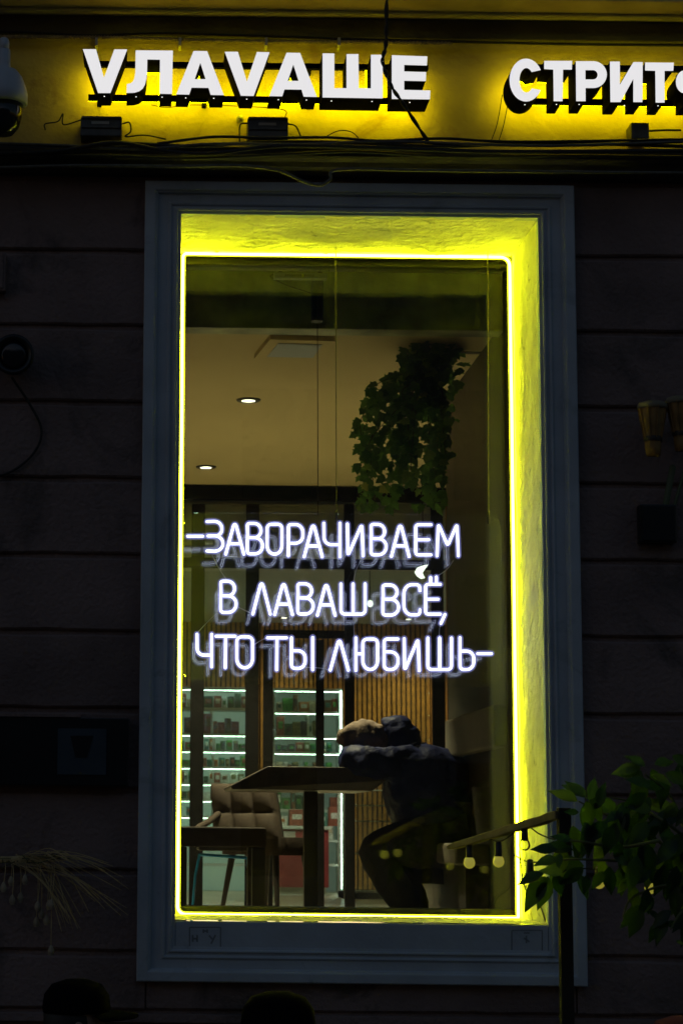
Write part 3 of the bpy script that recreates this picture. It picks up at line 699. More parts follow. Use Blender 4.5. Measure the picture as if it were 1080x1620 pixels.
# dried bouquet
c0 = at(70, 1362, -.10)
bq = thing('dried_bouquet', 'dried straw and seed head bouquet hung on the wall below the notice case', 'dried flowers', c0)
for i in range(46):
    tx, ty = random.choice([(random.uniform(120, 205), random.uniform(1360, 1405)), (random.uniform(130, 205), random.uniform(1405, 1455)), (random.uniform(95, 130), random.uniform(1440, 1480)), (random.uniform(60, 170), random.uniform(1352, 1372))])
    s0 = at(random.uniform(20, 85), 1358 + random.uniform(-8, 12), -.10 + random.uniform(-.03, .03)); e = at(tx, ty, -.12 + random.uniform(-.08, .06))
    mid = s0.lerp(e, .5) + Vector((0, 0, .03))
    MB().tube(catmull([s0, mid, e], 4), [.0016] * 8 + [.0008], 4, False).build('straw', MT['straw'], bq)
for (x, y) in ((20, 1420), (33, 1416), (60, 1430), (66, 1442), (78, 1428), (82, 1427), (58, 1455), (74, 1452), (18, 1390), (40, 1388), (81, 1500), (6, 1400)):
    s0 = at(x + random.uniform(-6, 10), 1362, -.10); e = at(x, y, -.12 + random.uniform(-.04, .03))
    st = MB().tube(catmull([s0, s0.lerp(e, .5) + Vector((.004, -.01, .01)), e], 4), .0014, 5).build('seed_stem', MT['straw'], bq)
    MB().lathe([(.002, .010), (.006, .004), (.011, -.008), (.010, -.018), (.006, -.022), (.009, -.025)], e, 10).build('seed_head', MT['pod'], st, smooth=True)
for i in range(30):
    s0 = at(random.uniform(-30, 90), random.uniform(1352, 1366), -.10 + random.uniform(-.04, .02)); e = s0 + Vector((random.uniform(-.07, .07), random.uniform(-.02, .02), random.uniform(-.03, .02)))
    MB().tube([s0, e], .0022, 4, False).build('twig', MT['stem'], bq)
MB().tube([at(-20, 1360, -.02), at(60, 1360, -.09)], .012, 8).build('binding', MT['straw'], bq)

# small drums and box on the right
for (px, py, lab) in ((1031, 642, 'small ochre wooden drum hung on the wall, beside its slightly higher twin'), (1076, 634, 'small ochre wooden drum hung on the wall, slightly higher than its twin')):
    t0 = at(px, py, -.12); dr = thing('wooden_drum', lab, 'drum', t0 + Vector((0, 0, -u(80))), 'pair of wall drums')
    MB().lathe([(u(11), -u(84)), (u(12.5), -u(70)), (u(13), -u(56)), (u(17), -u(34)), (u(22), -u(8)), (u(23), 0)], t0, 32, None, .05, 8).build('shell', MT['drum'], dr, smooth=True)
    MB().lathe([(u(24.5), -u(6)), (u(25), -u(1)), (u(23), u(4)), (u(18), u(6)), (.002, u(5))], t0, 28).build('drum_skin', MT['skinhead'], dr, smooth=True)
    for k in range(9):
        aa = 2 * math.pi * k / 9; cs, sn = math.cos(aa), math.sin(aa)
        MB().tube([t0 + Vector((cs * u(24), sn * u(24), -u(3))), t0 + Vector((cs * u(14.2), sn * u(14.2), -u(54)))], .0025, 5).build('lacing', MT['drum'], dr)
    MB().lathe([(u(14.5), -u(60)), (u(15), -u(56)), (u(14.5), -u(52))], t0, 24).build('waist_ring', MT['leg'], dr)
    MB().tube([t0 + Vector((0, u(14), -u(50))), t0 + Vector((0, .125, -u(40)))], .006, 6).build('hook', MT['dark_metal'], dr)
a = at(1012, 797, -.06); d = at(1071, 858, -.06)
eb = thing('electrical_box', 'flat black electrical box with green conduits below the drums', 'electrical box', ((a.x + d.x) / 2, -.03, d.z))
MB().box(a.x, d.x, -.055, 0, d.z, a.z).build('case', MT['box_black'], eb, bevel=.004)
MB().box(a.x + .006, d.x - .006, -.060, -.0545, d.z + .006, a.z - .006).build('lid', MT['box_black'], eb, bevel=.002)
MB().tube([at(1052, 800, -.035), at(1063, 740, -.04)], .012, 10).build('conduit', MT['green_tube'], eb, smooth=True)
MB().tube([at(1066, 800, -.035), at(1082, 744, -.04), at(1100, 690, -.04)], .006, 8).build('conduit', MT['green_tube'], eb, smooth=True)

# ================================================================== interior
def atZ(px, py, Z):
    d = ray(px, py); return CAM + d * ((Z - CAM.z) / d.z)
IFZ = 1.23
zbm = at(540, 521, .90).z; CZ = zbm + .04
PY = atZ(400, 768, CZ).y; RY = 10.2
WX = at(806, 900, .82).x; WYE = None
d_ = ray(706, 900); WYE = CAM.y + d_.y * (WX / d_.x)
LXI, RXI = -1.6, 4.2
print('room', CZ, PY, WX, WYE)
def setting(name, b, m, **kw): return tag(b.build(name, MT[m], **kw), kind='structure')
setting('interior_floor', MB().box(LXI, RXI, .75, RY + .3, IFZ - .1, IFZ), 'floor_in')
setting('interior_ceiling', MB().box(LXI, RXI, 1.02, PY + .05, CZ, CZ + .1), 'ceiling')
setting('entrance_ceiling', MB().box(LXI, RXI, .745, 1.03, CZ + .62, CZ + .7), 'dark_wall')
fas = MB().box(LXI, RXI, .90, 1.018, zbm, CZ + .615).build('ceiling_fascia', MT['beam'], bevel=.006); tag(fas, 'dark green polished fascia across the top of the window interior', 'fascia')
RCZ = atZ(400, 986, 1.23).z
dd = ray(400, 984); RCZ = CAM.z + dd.z * ((RY - CAM.y) / dd.y)
setting('rear_ceiling', MB().box(LXI, RXI, PY + .06, RY + .3, RCZ, RCZ + .08), 'rear_ceiling')
setting('rear_bulkhead', MB().box(LXI, RXI, PY + .07, PY + .12, RCZ + .085, CZ + .1), 'rear_ceiling')
setting('interior_wall', MB().box(LXI - .1, LXI, .75, RY + .3, IFZ, CZ + .7), 'int_wall')
setting('interior_wall', MB().box(RXI, RXI + .1, .75, RY + .3, IFZ, CZ + .7), 'int_wall')
setting('interior_wall', MB().box(LXI, RXI, RY + .2, RY + .3, IFZ, CZ + .7), 'slat_dark')
# dark side wall by the bench, with a copper edge trim
sw_ = thing('side_wall', 'dark brown interior wall behind the bench with copper edge strip', 'wall', (WX + .05, .9, IFZ))
MB().box(WX, WX + .12, .75, WYE, IFZ + .001, CZ - .002).build('wall_panel', MT['dark_wall'], sw_)
MB().box(WX - .004, WX + .01, WYE - .012, WYE + .004, IFZ + .01, at(706, 796, WYE).z).build('edge_trim', mat('copper_trim', (.55, .27, .10), .3, .8), sw_)

# recessed downlights
for (px, py, lab) in ((393, 632, 'lit recessed ceiling downlight between the dark fascia and the farther downlight'), (326, 738, 'lit recessed ceiling downlight close to the glass partition')):
    c = atZ(px, py, CZ); t = thing('downlight', lab, 'ceiling light', c, 'recessed downlights')
    MB().lathe([(.034, -.001), (.040, -.006), (.056, -.008), (.060, -.001)], c, 24).build('trim_ring', MT['spot_ring'], t, smooth=True)
    MB().lathe([(.033, -.0075), (.020, -.010), (.002, -.011)], c, 20).build('lens', MT['spot_em'], t, smooth=True)
    L = bpy.data.lights.new('downlight_beam', 'SPOT'); L.energy = 720 if py < 700 else 560; L.color = (1, .82, .50); L.spot_size = R(74); L.spot_blend = .5; L.shadow_soft_size = .04
    lo = bpy.data.objects.new('downlight_beam', L); COL.objects.link(lo); lo.parent = t; lo.location = (0, 0, -.03)
# ceiling air unit
q = [atZ(427, 529, CZ), atZ(530, 532, CZ), atZ(508, 562, CZ), atZ(402, 560, CZ)]
ac = thing('ceiling_air_unit', 'flush square air unit in the ceiling behind the fascia', 'air conditioner', q[3])
MB().prism([[v + Vector((0, 0, -.022)) for v in q]], (0, 0, .021)).build('panel', MT['ceiling'], ac)
cen = sum(q, Vector()) / 4
MB().prism([[cen + (v - cen) * .68 + Vector((0, 0, -.026)) for v in q]], (0, 0, .003)).build('grille', MT['white_plastic'], ac)
dr_ = at(492, 436, .86); dq = at(510, 511, .86)
b = thing('control_box', 'narrow black control box with a long thin lead in front of the fascia', 'control box', ((dr_.x + dq.x) / 2, .84, dq.z))
MB().box(dr_.x, dq.x, .82, .87, dq.z, dr_.z).build('body', MT['box_black'], b, bevel=.004)
MB().box(dr_.x + .006, dq.x - .006, .8165, .8205, dq.z + .01, dr_.z - .02).build('cover', MT['dark_metal'], b)
MB().tube([at(502, 512, .84), at(503, 815, .84)], .0016, 6).build('lead', MT['cable'], b)
MB().box((dr_.x + dq.x) / 2 - .006, (dr_.x + dq.x) / 2 + .006, .871, .899, (dr_.z + dq.z) / 2 - .01, (dr_.z + dq.z) / 2 + .01).build('bracket', MT['dark_metal'], b)

# ------------------------------------------------------------------ glazed partition
PD = PY - .02
par = thing('glass_partition', 'black framed glass partition across the back of the room', 'partition', (at(500, 1300, PD).x, PD, IFZ))
def pbar(x0, x1, y0, y1, nm, dy=0., th=.05):
    a = at(x0, y0, PD - dy); c = at(x1, y1, PD - dy); z0 = min(a.z, c.z)
    MB().box(a.x, c.x, PD - dy, PD - dy + th, max(z0, IFZ + .002), max(a.z, c.z)).build(nm, MT['dark_metal'], par, bevel=.003)
pbar(180, 900, 766, 796, 'header', .004, .06); pbar(180, 740, 880, 902, 'transom', .002)
posts = [(304, 320), (390, 408), (545, 562), (682, 706)]
for (a_, c_) in posts: pbar(a_, c_, 797, 1500, 'post')
pbar(417, 560, 996, 1010, 'door_head', -.01, .04); pbar(417, 431, 1012, 1500, 'door_stile', -.01, .04); pbar(500, 513, 1012, 1500, 'door_stile', -.01, .04)
pbar(409, 544, 1440, 1500, 'door_rail', -.012, .036)
for (a_, c_, t_, b_) in ((200, 304, 796, 880), (320, 390, 796, 880), (408, 545, 796, 880), (562, 682, 796, 880), (200, 304, 902, 1500), (320, 390, 902, 1500), (431, 500, 1012, 1500), (562, 682, 902, 1500)):
    a = at(a_ + .5, t_, PD); c = at(c_ - .5, b_, PD)
    MB().box(a.x, c.x, PD + .022, PD + .028, max(c.z, IFZ + .004), a.z).build('glass_pane', MT['pane_in'], par)

# ------------------------------------------------------------------ rear shop
sl = thing('slatted_wall', 'warm brown vertical wood slat wall at the back of the shop', 'wall panelling', (1.5, RY, IFZ))
MB().box(LXI + .01, RXI - .01, RY + .03, RY + .06, IFZ + .002, RCZ - .002).build('backing', MT['slat_dark'], sl)
b = MB(); x = LXI + .05
while x < RXI - .08: b.box(x, x + .026, RY, RY + .029, IFZ + .01, RCZ - .004); x += .040
tag(b.build('slat', MT['slat'], sl), kind='stuff')
SY = 9.35; SD = .30
def shelf_unit(px0, px1, pytop, shelves, uprights, label, leds, vert=None):
    x0 = at(px0, 1200, SY).x; x1 = at(px1, 1200, SY).x; zt = at(px1, pytop, SY).z
    t = thing('shelf_unit', label, 'shelf', ((x0 + x1) / 2, SY + SD / 2, IFZ), 'lit shelf units in the rear shop')
    for x in (x0, x1): MB().box(x - .012, x + .012, SY, SY + SD, IFZ + .001, zt - .013).build('side_panel', MT['shelf'], t)
    MB().box(x0 - .012, x1 + .012, SY, SY + SD, zt - .012, zt + .012).build('top_panel', MT['shelf'], t)
    MB().box(x0 - .012, x1 + .012, SY + SD + .002, SY + SD + .02, IFZ + .001, zt + .012).build('back_panel', MT['backlit' if vert is None else 'backlit_dim'], t)
    zs = []
    for y in shelves:
        z = at((px0 + px1) / 2, y, SY).z; zs.append(z)
        s_ = MB().box(x0 + .013, x1 - .013, SY + .004, SY + SD, z - .010, z + .008).build('shelf_board', MT['shelf'], t)
        if y in leds: MB().box(x0 + .014, x1 - .014, SY + .004, SY + .010, z - .0145, z - .0105).build('shelf_light', MT['shelf_led'], s_)
    MB().box(x0, x1, SY + .002, SY + .008, zt - .0165, zt - .0125).build('top_light', MT['shelf_led'], t)
    for (ux, y0, y1) in uprights:
        a = at(ux, y0, SY); c = at(ux, y1, SY); MB().box(a.x - .006, a.x + .006, SY + .01, SY + SD - .01, c.z + .002, a.z - .012).build('divider', MT['shelf'], t)
    if vert:
        a = at(px1, vert[0], SY); c = at(px1, vert[1], SY)
        MB().box(a.x - .004, a.x + .004, SY - .008, SY - .001, c.z, a.z).build('corner_light', MT['shelf_led'], t)
    return x0, x1, zs
s1 = [1121, 1162, 1188, 1214, 1240, 1266, 1292, 1330, 1368]
x0a, x1a, za = shelf_unit(262, 404, 1090, s1, [(335, 1122, 1162), (338, 1163, 1292)], 'white shelf unit with glowing edges behind the first partition bay', [1162, 1188, 1214, 1240, 1266, 1292])
s2 = [1127, 1166, 1191, 1240, 1282, 1330, 1368]
x0b, x1b, zb2 = shelf_unit(432, 539, 1092, s2, [(488, 1128, 1166)], 'open white shelf unit with a glowing corner edge seen through the glass door', [1127, 1166, 1191], (1093, 1406))
pal = {'dark green': (.04, .10, .05), 'bright green': (.07, .24, .06), 'dark grey': (.05, .05, .05), 'brick red': (.26, .08, .05), 'cream': (.48, .42, .30), 'teal': (.07, .18, .15), 'brown': (.16, .09, .045), 'orange': (.42, .17, .06), 'white': (.55, .57, .52), 'olive': (.14, .14, .05)}
pm = {k: mat('carton_' + k.replace(' ', '_'), v, .45, var=(60, .35)) for k, v in pal.items()}
rb = random.Random(11); names = list(pal)
ordn = ['top', 'second', 'third', 'fourth', 'fifth', 'sixth', 'seventh', 'eighth', 'ninth']
def fill(x0, x1, zs, tops, unit, dens):
    lv = [zs[0]] + zs
    for si, z in enumerate(zs):
        if si >= 7: break
        hmax = (tops if si == 0 else zs[si - 1]) - z - .03; x = x0 + .03
        while x < x1 - .06:
            wd = rb.choice([.026, .032, .038, .046, .06]) * (1 if si > 2 else 1.3)
            if rb.random() < dens[si]:
                h = min(hmax * rb.uniform(.5, .95), .16); cn = rb.choice(names); y0 = SY + rb.uniform(.02, .06)
                if x + wd > x1 - .02: break
                t = thing('carton', '%s carton on the %s board of the %s' % (cn, ordn[si], unit), 'carton', (x + wd / 2, y0 + .04, z + .009), 'goods on the lit shelves')
                MB().box(x, x + wd, y0, y0 + .09, z + .009, z + .009 + h).build('box', pm[cn], t, bevel=.002, seg=1)
                MB().box(x + wd * .2, x + wd * .8, y0 - .002, y0 + .001, z + .009 + h * .35, z + .009 + h * .75).build('label_panel', pm[rb.choice(names)], t)
            x += wd + rb.uniform(.002, .010)
fill(x0a, x1a, za, at(330, 1090, SY).z, 'glowing-edge shelf unit', [.8, .7, .9, .9, .95, .8, .6])
fill(x0b, x1b, zb2, at(480, 1092, SY).z, 'open shelf unit', [.85, .85, .95, .95, .9, .8, .0])
# red counter with goods
CYY = 8.6
a = at(434, 1352, CYY); d = at(520, 1402, CYY)
ctr = thing('red_counter', 'dark red shop counter with pale price card seen under the table', 'counter', ((a.x + d.x) / 2, CYY + .2, IFZ))
zt_ = at(480, 1312, CYY).z
MB().box(a.x, d.x, CYY, CYY + .4, IFZ + .06, zt_).build('front_panel', MT['red'], ctr, bevel=.004)
MB().box(a.x + .02, d.x - .02, CYY + .03, CYY + .4, IFZ + .001, IFZ + .059).build('plinth', MT['shelf'], ctr)
MB().box(a.x - .02, d.x + .02, CYY - .02, CYY + .42, zt_ + .001, zt_ + .025).build('counter_top', MT['shelf'], ctr, bevel=.003)
p = at(447, 1315, CYY); q = at(467, 1327, CYY); MB().box(p.x, q.x, CYY - .006, CYY - .001, q.z, p.z).build('price_card', MT['clip'], ctr)
x = a.x
for i, (cn, wd, h) in enumerate((('white', .10, .07), ('brick red', .12, .12), ('cream', .06, .16), ('teal', .08, .1), ('brick red', .08, .14))):
    t = thing('carton', '%s carton %s the red counter' % (cn, ['at the near end of', 'standing upright on', 'tall and narrow on', 'low and wide on', 'at the far end of'][i]), 'carton', (x + wd / 2, CYY + .1, zt_ + .026), 'goods on the red counter')
    MB().box(x, x + wd, CYY + .05, CYY + .15, zt_ + .026, zt_ + .026 + h).build('box', pm[cn], t, bevel=.002, seg=1)
    MB().box(x + wd * .2, x + wd * .8, CYY + .0475, CYY + .0505, zt_ + .026 + h * .4, zt_ + .026 + h * .7).build('label_panel', pm['white' if cn != 'white' else 'orange'], t); x += wd + .012
# glass display case
a = at(546, 1250, 7.9); d = at(640, 1440, 7.9)
gc = thing('glass_display_case', 'tall glass display case with pale edges behind the seated person', 'display case', ((a.x + d.x) / 2, 8.1, IFZ))
for (x, y) in ((a.x, 7.9), (d.x, 7.9), (a.x, 8.35), (d.x, 8.35)): MB().box(x - .012, x + .012, y - .012, y + .012, IFZ + .001, a.z).build('edge_post', MT['shelf'], gc)
for py in (1250, 1274, 1299, 1350):
    z = at(560, py, 7.9).z; MB().box(a.x + .013, d.x - .013, 7.9, 8.35, z - .004, z + .004).build('glass_shelf', MT['pane_in'], gc)
    MB().box(a.x + .013, d.x - .013, 7.89, 7.899, z - .004, z + .004).build('shelf_edge', MT['shelf'], gc)
MB().box(a.x + .013, d.x - .013, 7.886, 7.889, IFZ + .05, a.z).build('front_glass', MT['pane_in'], gc)
MB().box(a.x - .01, d.x + .01, 7.892, 8.36, IFZ + .001, IFZ + .045).build('plinth', MT['dark_metal'], gc)
# pendant and wall lamp in the rear shop
c = at(503, 905, 7.4)
pn = thing('pendant_lamp', 'dark pendant lamp with warm glowing rim above the slogan', 'pendant lamp', c, 'lamps in the rear shop')
MB().lathe([(.060, .0), (.058, .02), (.045, .06), (.02, .09), (.008, .095)], c, 24).build('shade', MT['dark_metal'], pn, smooth=True)
MB().lathe([(.052, -.012), (.055, -.004), (.05, .004)], c, 24).build('bulb_glow', MT['pendant_em'], pn, smooth=True)
MB().tube([c + Vector((0, 0, .09)), Vector((c.x, c.y, RCZ))], .004, 6).build('cord', MT['cable'], pn)
L = bpy.data.lights.new('pendant_beam', 'SPOT'); L.energy = 520; L.color = (1, .93, .76); L.spot_size = R(130); L.spot_blend = .6; L.shadow_soft_size = .05
lo = bpy.data.objects.new('pendant_beam', L); COL.objects.link(lo); lo.parent = pn; lo.location = (0, 0, -.08)
for (px, py, nm) in ((585, 955, 'small round white lamp glowing beside the letter Ш'),):
    c = at(px, py, 6.5); t = thing('globe_lamp', nm, 'lamp', c, 'lamps in the rear shop')
    MB().lathe([(.003, -.022), (.015, -.017), (.021, 0), (.015, .017), (.006, .022)], c, 16).build('globe', MT['lamp_white'], t, smooth=True)
    MB().tube([c + Vector((0, 0, .02)), Vector((c.x, c.y, RCZ))], .003, 6).build('cord', MT['cable'], t)
for i_, x_ in enumerate((.1, 1.25, 2.25)):  # spots added only to brighten the slat wall
    c = Vector((x_, 9.75, RCZ)); t = thing('wall_washer', ['small ceiling spot washing the slats above the glowing-edge shelf unit', 'small ceiling spot washing the slats above the glass display case', 'small ceiling spot washing the slats beside the dark side wall'][i_], 'ceiling light', c, 'wall washers in the rear shop')
    MB().lathe([(.026, -.001), (.030, -.005), (.042, -.006), (.045, -.001)], c, 20).build('trim_ring', MT['spot_ring'], t, smooth=True)
    MB().lathe([(.025, -.006), (.014, -.008), (.002, -.009)], c, 16).build('lens', MT['spot_em'], t, smooth=True)
    L = bpy.data.lights.new('washer_beam', 'SPOT'); L.energy = (5, 18, 34)[i_]; L.color = (1, .82, .50); L.spot_size = R(120); L.spot_blend = .7; L.shadow_soft_size = .03
    lo = bpy.data.objects.new('washer_beam', L); COL.objects.link(lo); lo.parent = t; lo.location = (0, 0, -.02)
c = at(668, 905, 4.6)
wl = thing('leaf_lamp', 'curved white glowing leaf lamp hanging near the letters Ё and М', 'lamp', c, 'lamps in the rear shop')
cr = [(656, 905), (660, 898), (668, 895), (677, 893), (672, 900), (668, 906), (670, 911), (672, 914), (666, 915), (660, 911)]
MB().prism([[at(x, y, 4.6) for x, y in cr]], (0, .02, 0)).build('glowing_blade', MT['lamp_white'], wl, bevel=.002)
MB().tube([at(670, 894, 4.61), Vector((c.x, 4.61, CZ))], .003, 6).build('cord', MT['cable'], wl)

# ------------------------------------------------------------------ table
TY0, TY1 = 1.92, 2.62
tz = at(480, 1213, TY0).z; tzb = at(480, 1250, TY0).z
tab = thing('dining_table', 'dark walnut table with thick slanted top that the person leans on', 'table', (at(492, 1400, 2.25).x, 2.25, IFZ))
xa = at(424, 1213, TY0).x; xb = at(364, 1248, TY0).x; xr_ = at(600, 1213, TY0).x + .03
thk = (tz - tzb)
vs = [(xa, TY0, tz), (xr_, TY0, tz), (xr_, TY0, tz - thk * .55), (xr_ - .06, TY0 + .02, tz - thk), (xb + .01, TY0, tz - thk), (xb, TY0, tz - thk * .86)]
b = MB(); b.prism([vs], (0, TY1 - TY0, 0)); b.build('tabletop', MT['wood_dark'], tab, bevel=.006)
a = at(481, 1300, 2.2); c = at(503, 1300, 2.2)
MB().box(a.x, c.x, 2.2, 2.26, IFZ + .012, tz - thk - .001).build('column', MT['leg'], tab, bevel=.004)
MB().box(a.x - .2, c.x + .2, 2.0, 2.46, IFZ + .001, IFZ + .011).build('base_plate', MT['leg'], tab, bevel=.003)

# ------------------------------------------------------------------ bench, back cushion
bx0 = at(690, 1330, 1.9).x; bz = at(720, 1334, 1.6).z
bn = thing('wall_bench', 'dark padded bench along the brown wall under the seated person', 'bench', ((bx0 + WX) / 2, 2.0, IFZ))
MB().box(bx0, WX - .004, 1.35, 2.75, bz - .09, bz).build('seat_pad', MT['grey_up'], bn, bevel=.02, seg=3)
MB().box(bx0 + .05, WX - .006, 1.4, 2.72, IFZ + .001, bz - .091).build('base', MT['leg'], bn)
# padded back: a slab on the side wall
e0, e1 = [], []
pad = thing('wall_cushion', 'grey padded back cushion mounted on the wall above the bench', 'cushion', (WX - .05, 1.7, 2.0))
PX_ = WX - .075
f1 = atX(703, 1140, PX_); f2 = atX(703, 1199, PX_); n1 = atX(812, 1104, PX_)
MB().box(PX_, PX_ + .06, max(n1.y, .80), f1.y, f2.z, f1.z).build('pad', MT['grey_up'], pad, bevel=.016, seg=3)
vs = [Vector((PX_, f1.y, f1.z)), Vector((PX_, f1.y, f2.z)), Vector((PX_, n1.y, f2.z)), Vector((PX_, n1.y, f1.z))]
mid = (vs[0] + vs[1] + vs[2] + vs[3]) / 4
MB().box(mid.x + .03, WX + .005, mid.y - .05, mid.y + .09, mid.z - .05, mid.z + .05).build('bracket', MT['leg'], pad)

# ------------------------------------------------------------------ chairs at left
CYc = 2.75
ch = thing('tufted_chair', 'brown tufted dining chair facing the walnut table', 'chair', (at(400, 1400, CYc).x, CYc, IFZ))
# back: grid of tufts, 3 x 2
bl = [at(331, 1238, CYc + .20), at(430, 1240, CYc + .02), at(443, 1330, CYc - .06), at(337, 1330, CYc + .14)]
def bil(u_, v_): return bl[0] * (1 - u_) * (1 - v_) + bl[1] * u_ * (1 - v_) + bl[2] * u_ * v_ + bl[3] * (1 - u_) * v_
nrm = (bl[1] - bl[0]).cross(bl[3] - bl[0]).normalized()
if nrm.y > 0: nrm = -nrm
NXg, NYg = 30, 24; vs = []; fs = []
for j in range(NYg + 1):
    for i in range(NXg + 1):
        u_, v_ = i / NXg, j / NYg
        bulge = .028 * (abs(math.sin(math.pi * u_ * 3)) ** .5) * (abs(math.sin(math.pi * (v_ * 2.0))) ** .5)
        edge = min(u_, 1 - u_, v_, 1 - v_); rnd_ = .02 * (1 - min(1, edge / .05)) ** 2
        vs.append(bil(u_, v_) + nrm * (bulge - rnd_))
for j in range(NYg):
    for i in range(NXg): k = j * (NXg + 1) + i; fs.append((k, k + 1, k + NXg + 2, k + NXg + 1))
K = len(vs)
for j in range(NYg + 1):
    for i in range(NXg + 1): vs.append(bil(i / NXg, j / NYg) - nrm * .05)
fs += [tuple(a_ + K for a_ in f)[::-1] for f in fs[:]]
rim = [i for i in range(NXg + 1)] + [j * (NXg + 1) + NXg for j in range(1, NYg + 1)] + [NYg * (NXg + 1) + i for i in range(NXg - 1, -1, -1)] + [j * (NXg + 1) for j in range(NYg - 1, 0, -1)]
for i in range(len(rim)): a_, c_ = rim[i], rim[(i + 1) % len(rim)]; fs.append((a_, c_, c_ + K, a_ + K))
MB().add(vs, fs).build('backrest', MT['brown_up'], ch, smooth=True)
s_ = [at(345, 1326, CYc + .14), at(440, 1328, CYc - .06), at(503, 1334, CYc - .02), at(420, 1334, CYc + .32)]
s_ = [Vector((v.x, v.y, at(470, 1325, CYc).z)) for v in s_]
MB().prism([round_poly(s_, .05)], (0, 0, -.085)).build('seat', MT['brown_up'], ch, bevel=.012, smooth=True)
MB().tube(catmull([at(345, 1288, CYc + .12), at(330, 1300, CYc + .02), at(312, 1310, CYc - .1)], 5), [.016] * 10 + [.012], 8).build('armrest', MT['brown_up'], ch, smooth=True)
cs_ = sum(s_, Vector()) / 4
for v in s_:
    top = cs_.lerp(v, .72); top.z -= .086; bot = cs_.lerp(v, .98); bot.z = IFZ + .001
    MB().tube([top, bot], [.017, .009], 8).build('leg', MT['leg'], ch, smooth=True)
# near upholstered stool
NY_ = 1.5
st = thing('padded_stool', 'brown padded stool with thick square legs close to the glass', 'stool', (at(340, 1400, NY_).x, NY_ + .2, IFZ))
a = at(255, 1309, NY_); c = at(421, 1341, NY_)
MB().box(a.x, c.x, NY_, NY_ + .42, c.z, at(340, 1308, NY_).z).build('seat_pad', MT['brown_up'], st, bevel=.012, seg=3)
for (px0, px1) in ((256, 296), (399, 420)):
    p0 = at(px0, 1350, NY_).x; p1 = at(px1, 1350, NY_).x
    for yy in (NY_ + .006, NY_ + .36): MB().box(p0, p1, yy, yy + .05, IFZ + .001, c.z - .001).build('leg', MT['leg'], st, bevel=.004)
BYs = 2.15
bs = thing('blue_frame_stool', 'stool with thin blue tube frame behind the brown padded stool', 'stool', (at(355, 1400, BYs).x, BYs + .12, IFZ))
for yy in (0, .26):
    f0 = at(309, 1386, BYs + yy); f1 = at(316, 1352, BYs + yy); f2 = at(391, 1357, BYs + yy); f3 = at(404, 1450, BYs + yy)
    f0 = f1 + (f0 - f1) * 1.0; lo_ = Vector((f0.x - .02, f0.y, IFZ + .006)); f3.z = IFZ + .006
    MB().tube([lo_, f0, f1], .006, 8).build('leg', MT['blue'], bs, smooth=True); MB().tube([f2, f3], .006, 8).build('leg', MT['blue'], bs, smooth=True)
    MB().tube([f1, f2], .007, 8).build('rail', MT['blue'], bs, smooth=True)
a = at(318, 1346, BYs); c = at(392, 1352, BYs)
MB().box(a.x - .01, c.x + .01, BYs - .01, BYs + .28, a.z + .0, a.z + .03).build('seat', MT['wood_dark'], bs, bevel=.006)

# ------------------------------------------------------------------ slumped person
Pm = lambda px, py, Y: at(px, py, Y)
per = thing('person', 'person in navy jacket and beanie slumped asleep on the walnut table', 'person', Vector((at(720, 1330, 2.1).x, 2.1, IFZ)))
# whole body (under the clothes)
J = [(Pm(715, 1306, 2.12), .10), (Pm(698, 1255, 2.12), .09), (Pm(668, 1212, 2.12), .08), (Pm(640, 1190, 2.13), .045), (Pm(600, 1168, 2.15), .06), (Pm(565, 1170, 2.15), .05),
     (Pm(648, 1203, 1.97), .035), (Pm(566, 1205, 1.95), .03), (Pm(556, 1204, 2.2), .028), (Pm(575, 1206, 2.32), .026),
     (Pm(650, 1200, 2.28), .035), (Pm(575, 1206, 2.40), .03), (Pm(560, 1208, 2.12), .028),
     (Pm(720, 1320, 2.02), .05), (Pm(580, 1338, 1.98), .045), (Pm(634, 1424, 2.02), .032), (Pm(646, 1462, 2.05), .03), (Pm(610, 1474, 2.02), .026),
     (Pm(720, 1320, 2.22), .05), (Pm(592, 1340, 2.28), .045), (Pm(650, 1428, 2.26), .032), (Pm(662, 1462, 2.28), .03), (Pm(628, 1472, 2.28), .026)]
E = [(0, 1), (1, 2), (2, 3), (3, 4), (4, 5), (2, 6), (6, 7), (7, 8), (8, 9), (2, 10), (10, 11), (11, 12), (0, 13), (13, 14), (14, 15), (15, 16), (16, 17), (0, 18), (18, 19), (19, 20), (20, 21), (21, 22)]
skinned('body', J, E, MT['skin'], per)
# padded jacket: torso + folded arms
J = [(Pm(702, 1314, 2.12), .275), (Pm(700, 1286, 2.12), .27), (Pm(684, 1254, 2.12), .245), (Pm(658, 1228, 2.12), .19), (Pm(636, 1200, 2.12), .125),
     (Pm(632, 1210, 1.93), .090), (Pm(598, 1205, 1.90), .084), (Pm(562, 1204, 1.94), .078), (Pm(553, 1203, 2.06), .070), (Pm(562, 1203, 2.2), .062),
     (Pm(632, 1208, 2.32), .088), (Pm(600, 1203, 2.41), .078), (Pm(572, 1204, 2.43), .070), (Pm(562, 1206, 2.33), .062)]
E = [(0, 1), (1, 2), (2, 3), (3, 4), (3, 5), (5, 6), (6, 7), (7, 8), (8, 9), (3, 10), (10, 11), (11, 12), (12, 13)]
skinned('jacket', J, E, MT['navy'], per, 3, .017, 13., 3)
# hood arching behind the head
J = [(Pm(602, 1147, 2.10), .036), (Pm(616, 1144, 2.07), .052), (Pm(632, 1152, 2.06), .078), (Pm(638, 1168, 2.06), .088), (Pm(640, 1188, 2.08), .09), (Pm(636, 1202, 2.1), .085)]
skinned('hood', J, [(0, 1), (1, 2), (2, 3), (3, 4), (4, 5)], MT['navy'], per, 3, .016, 14., 8)
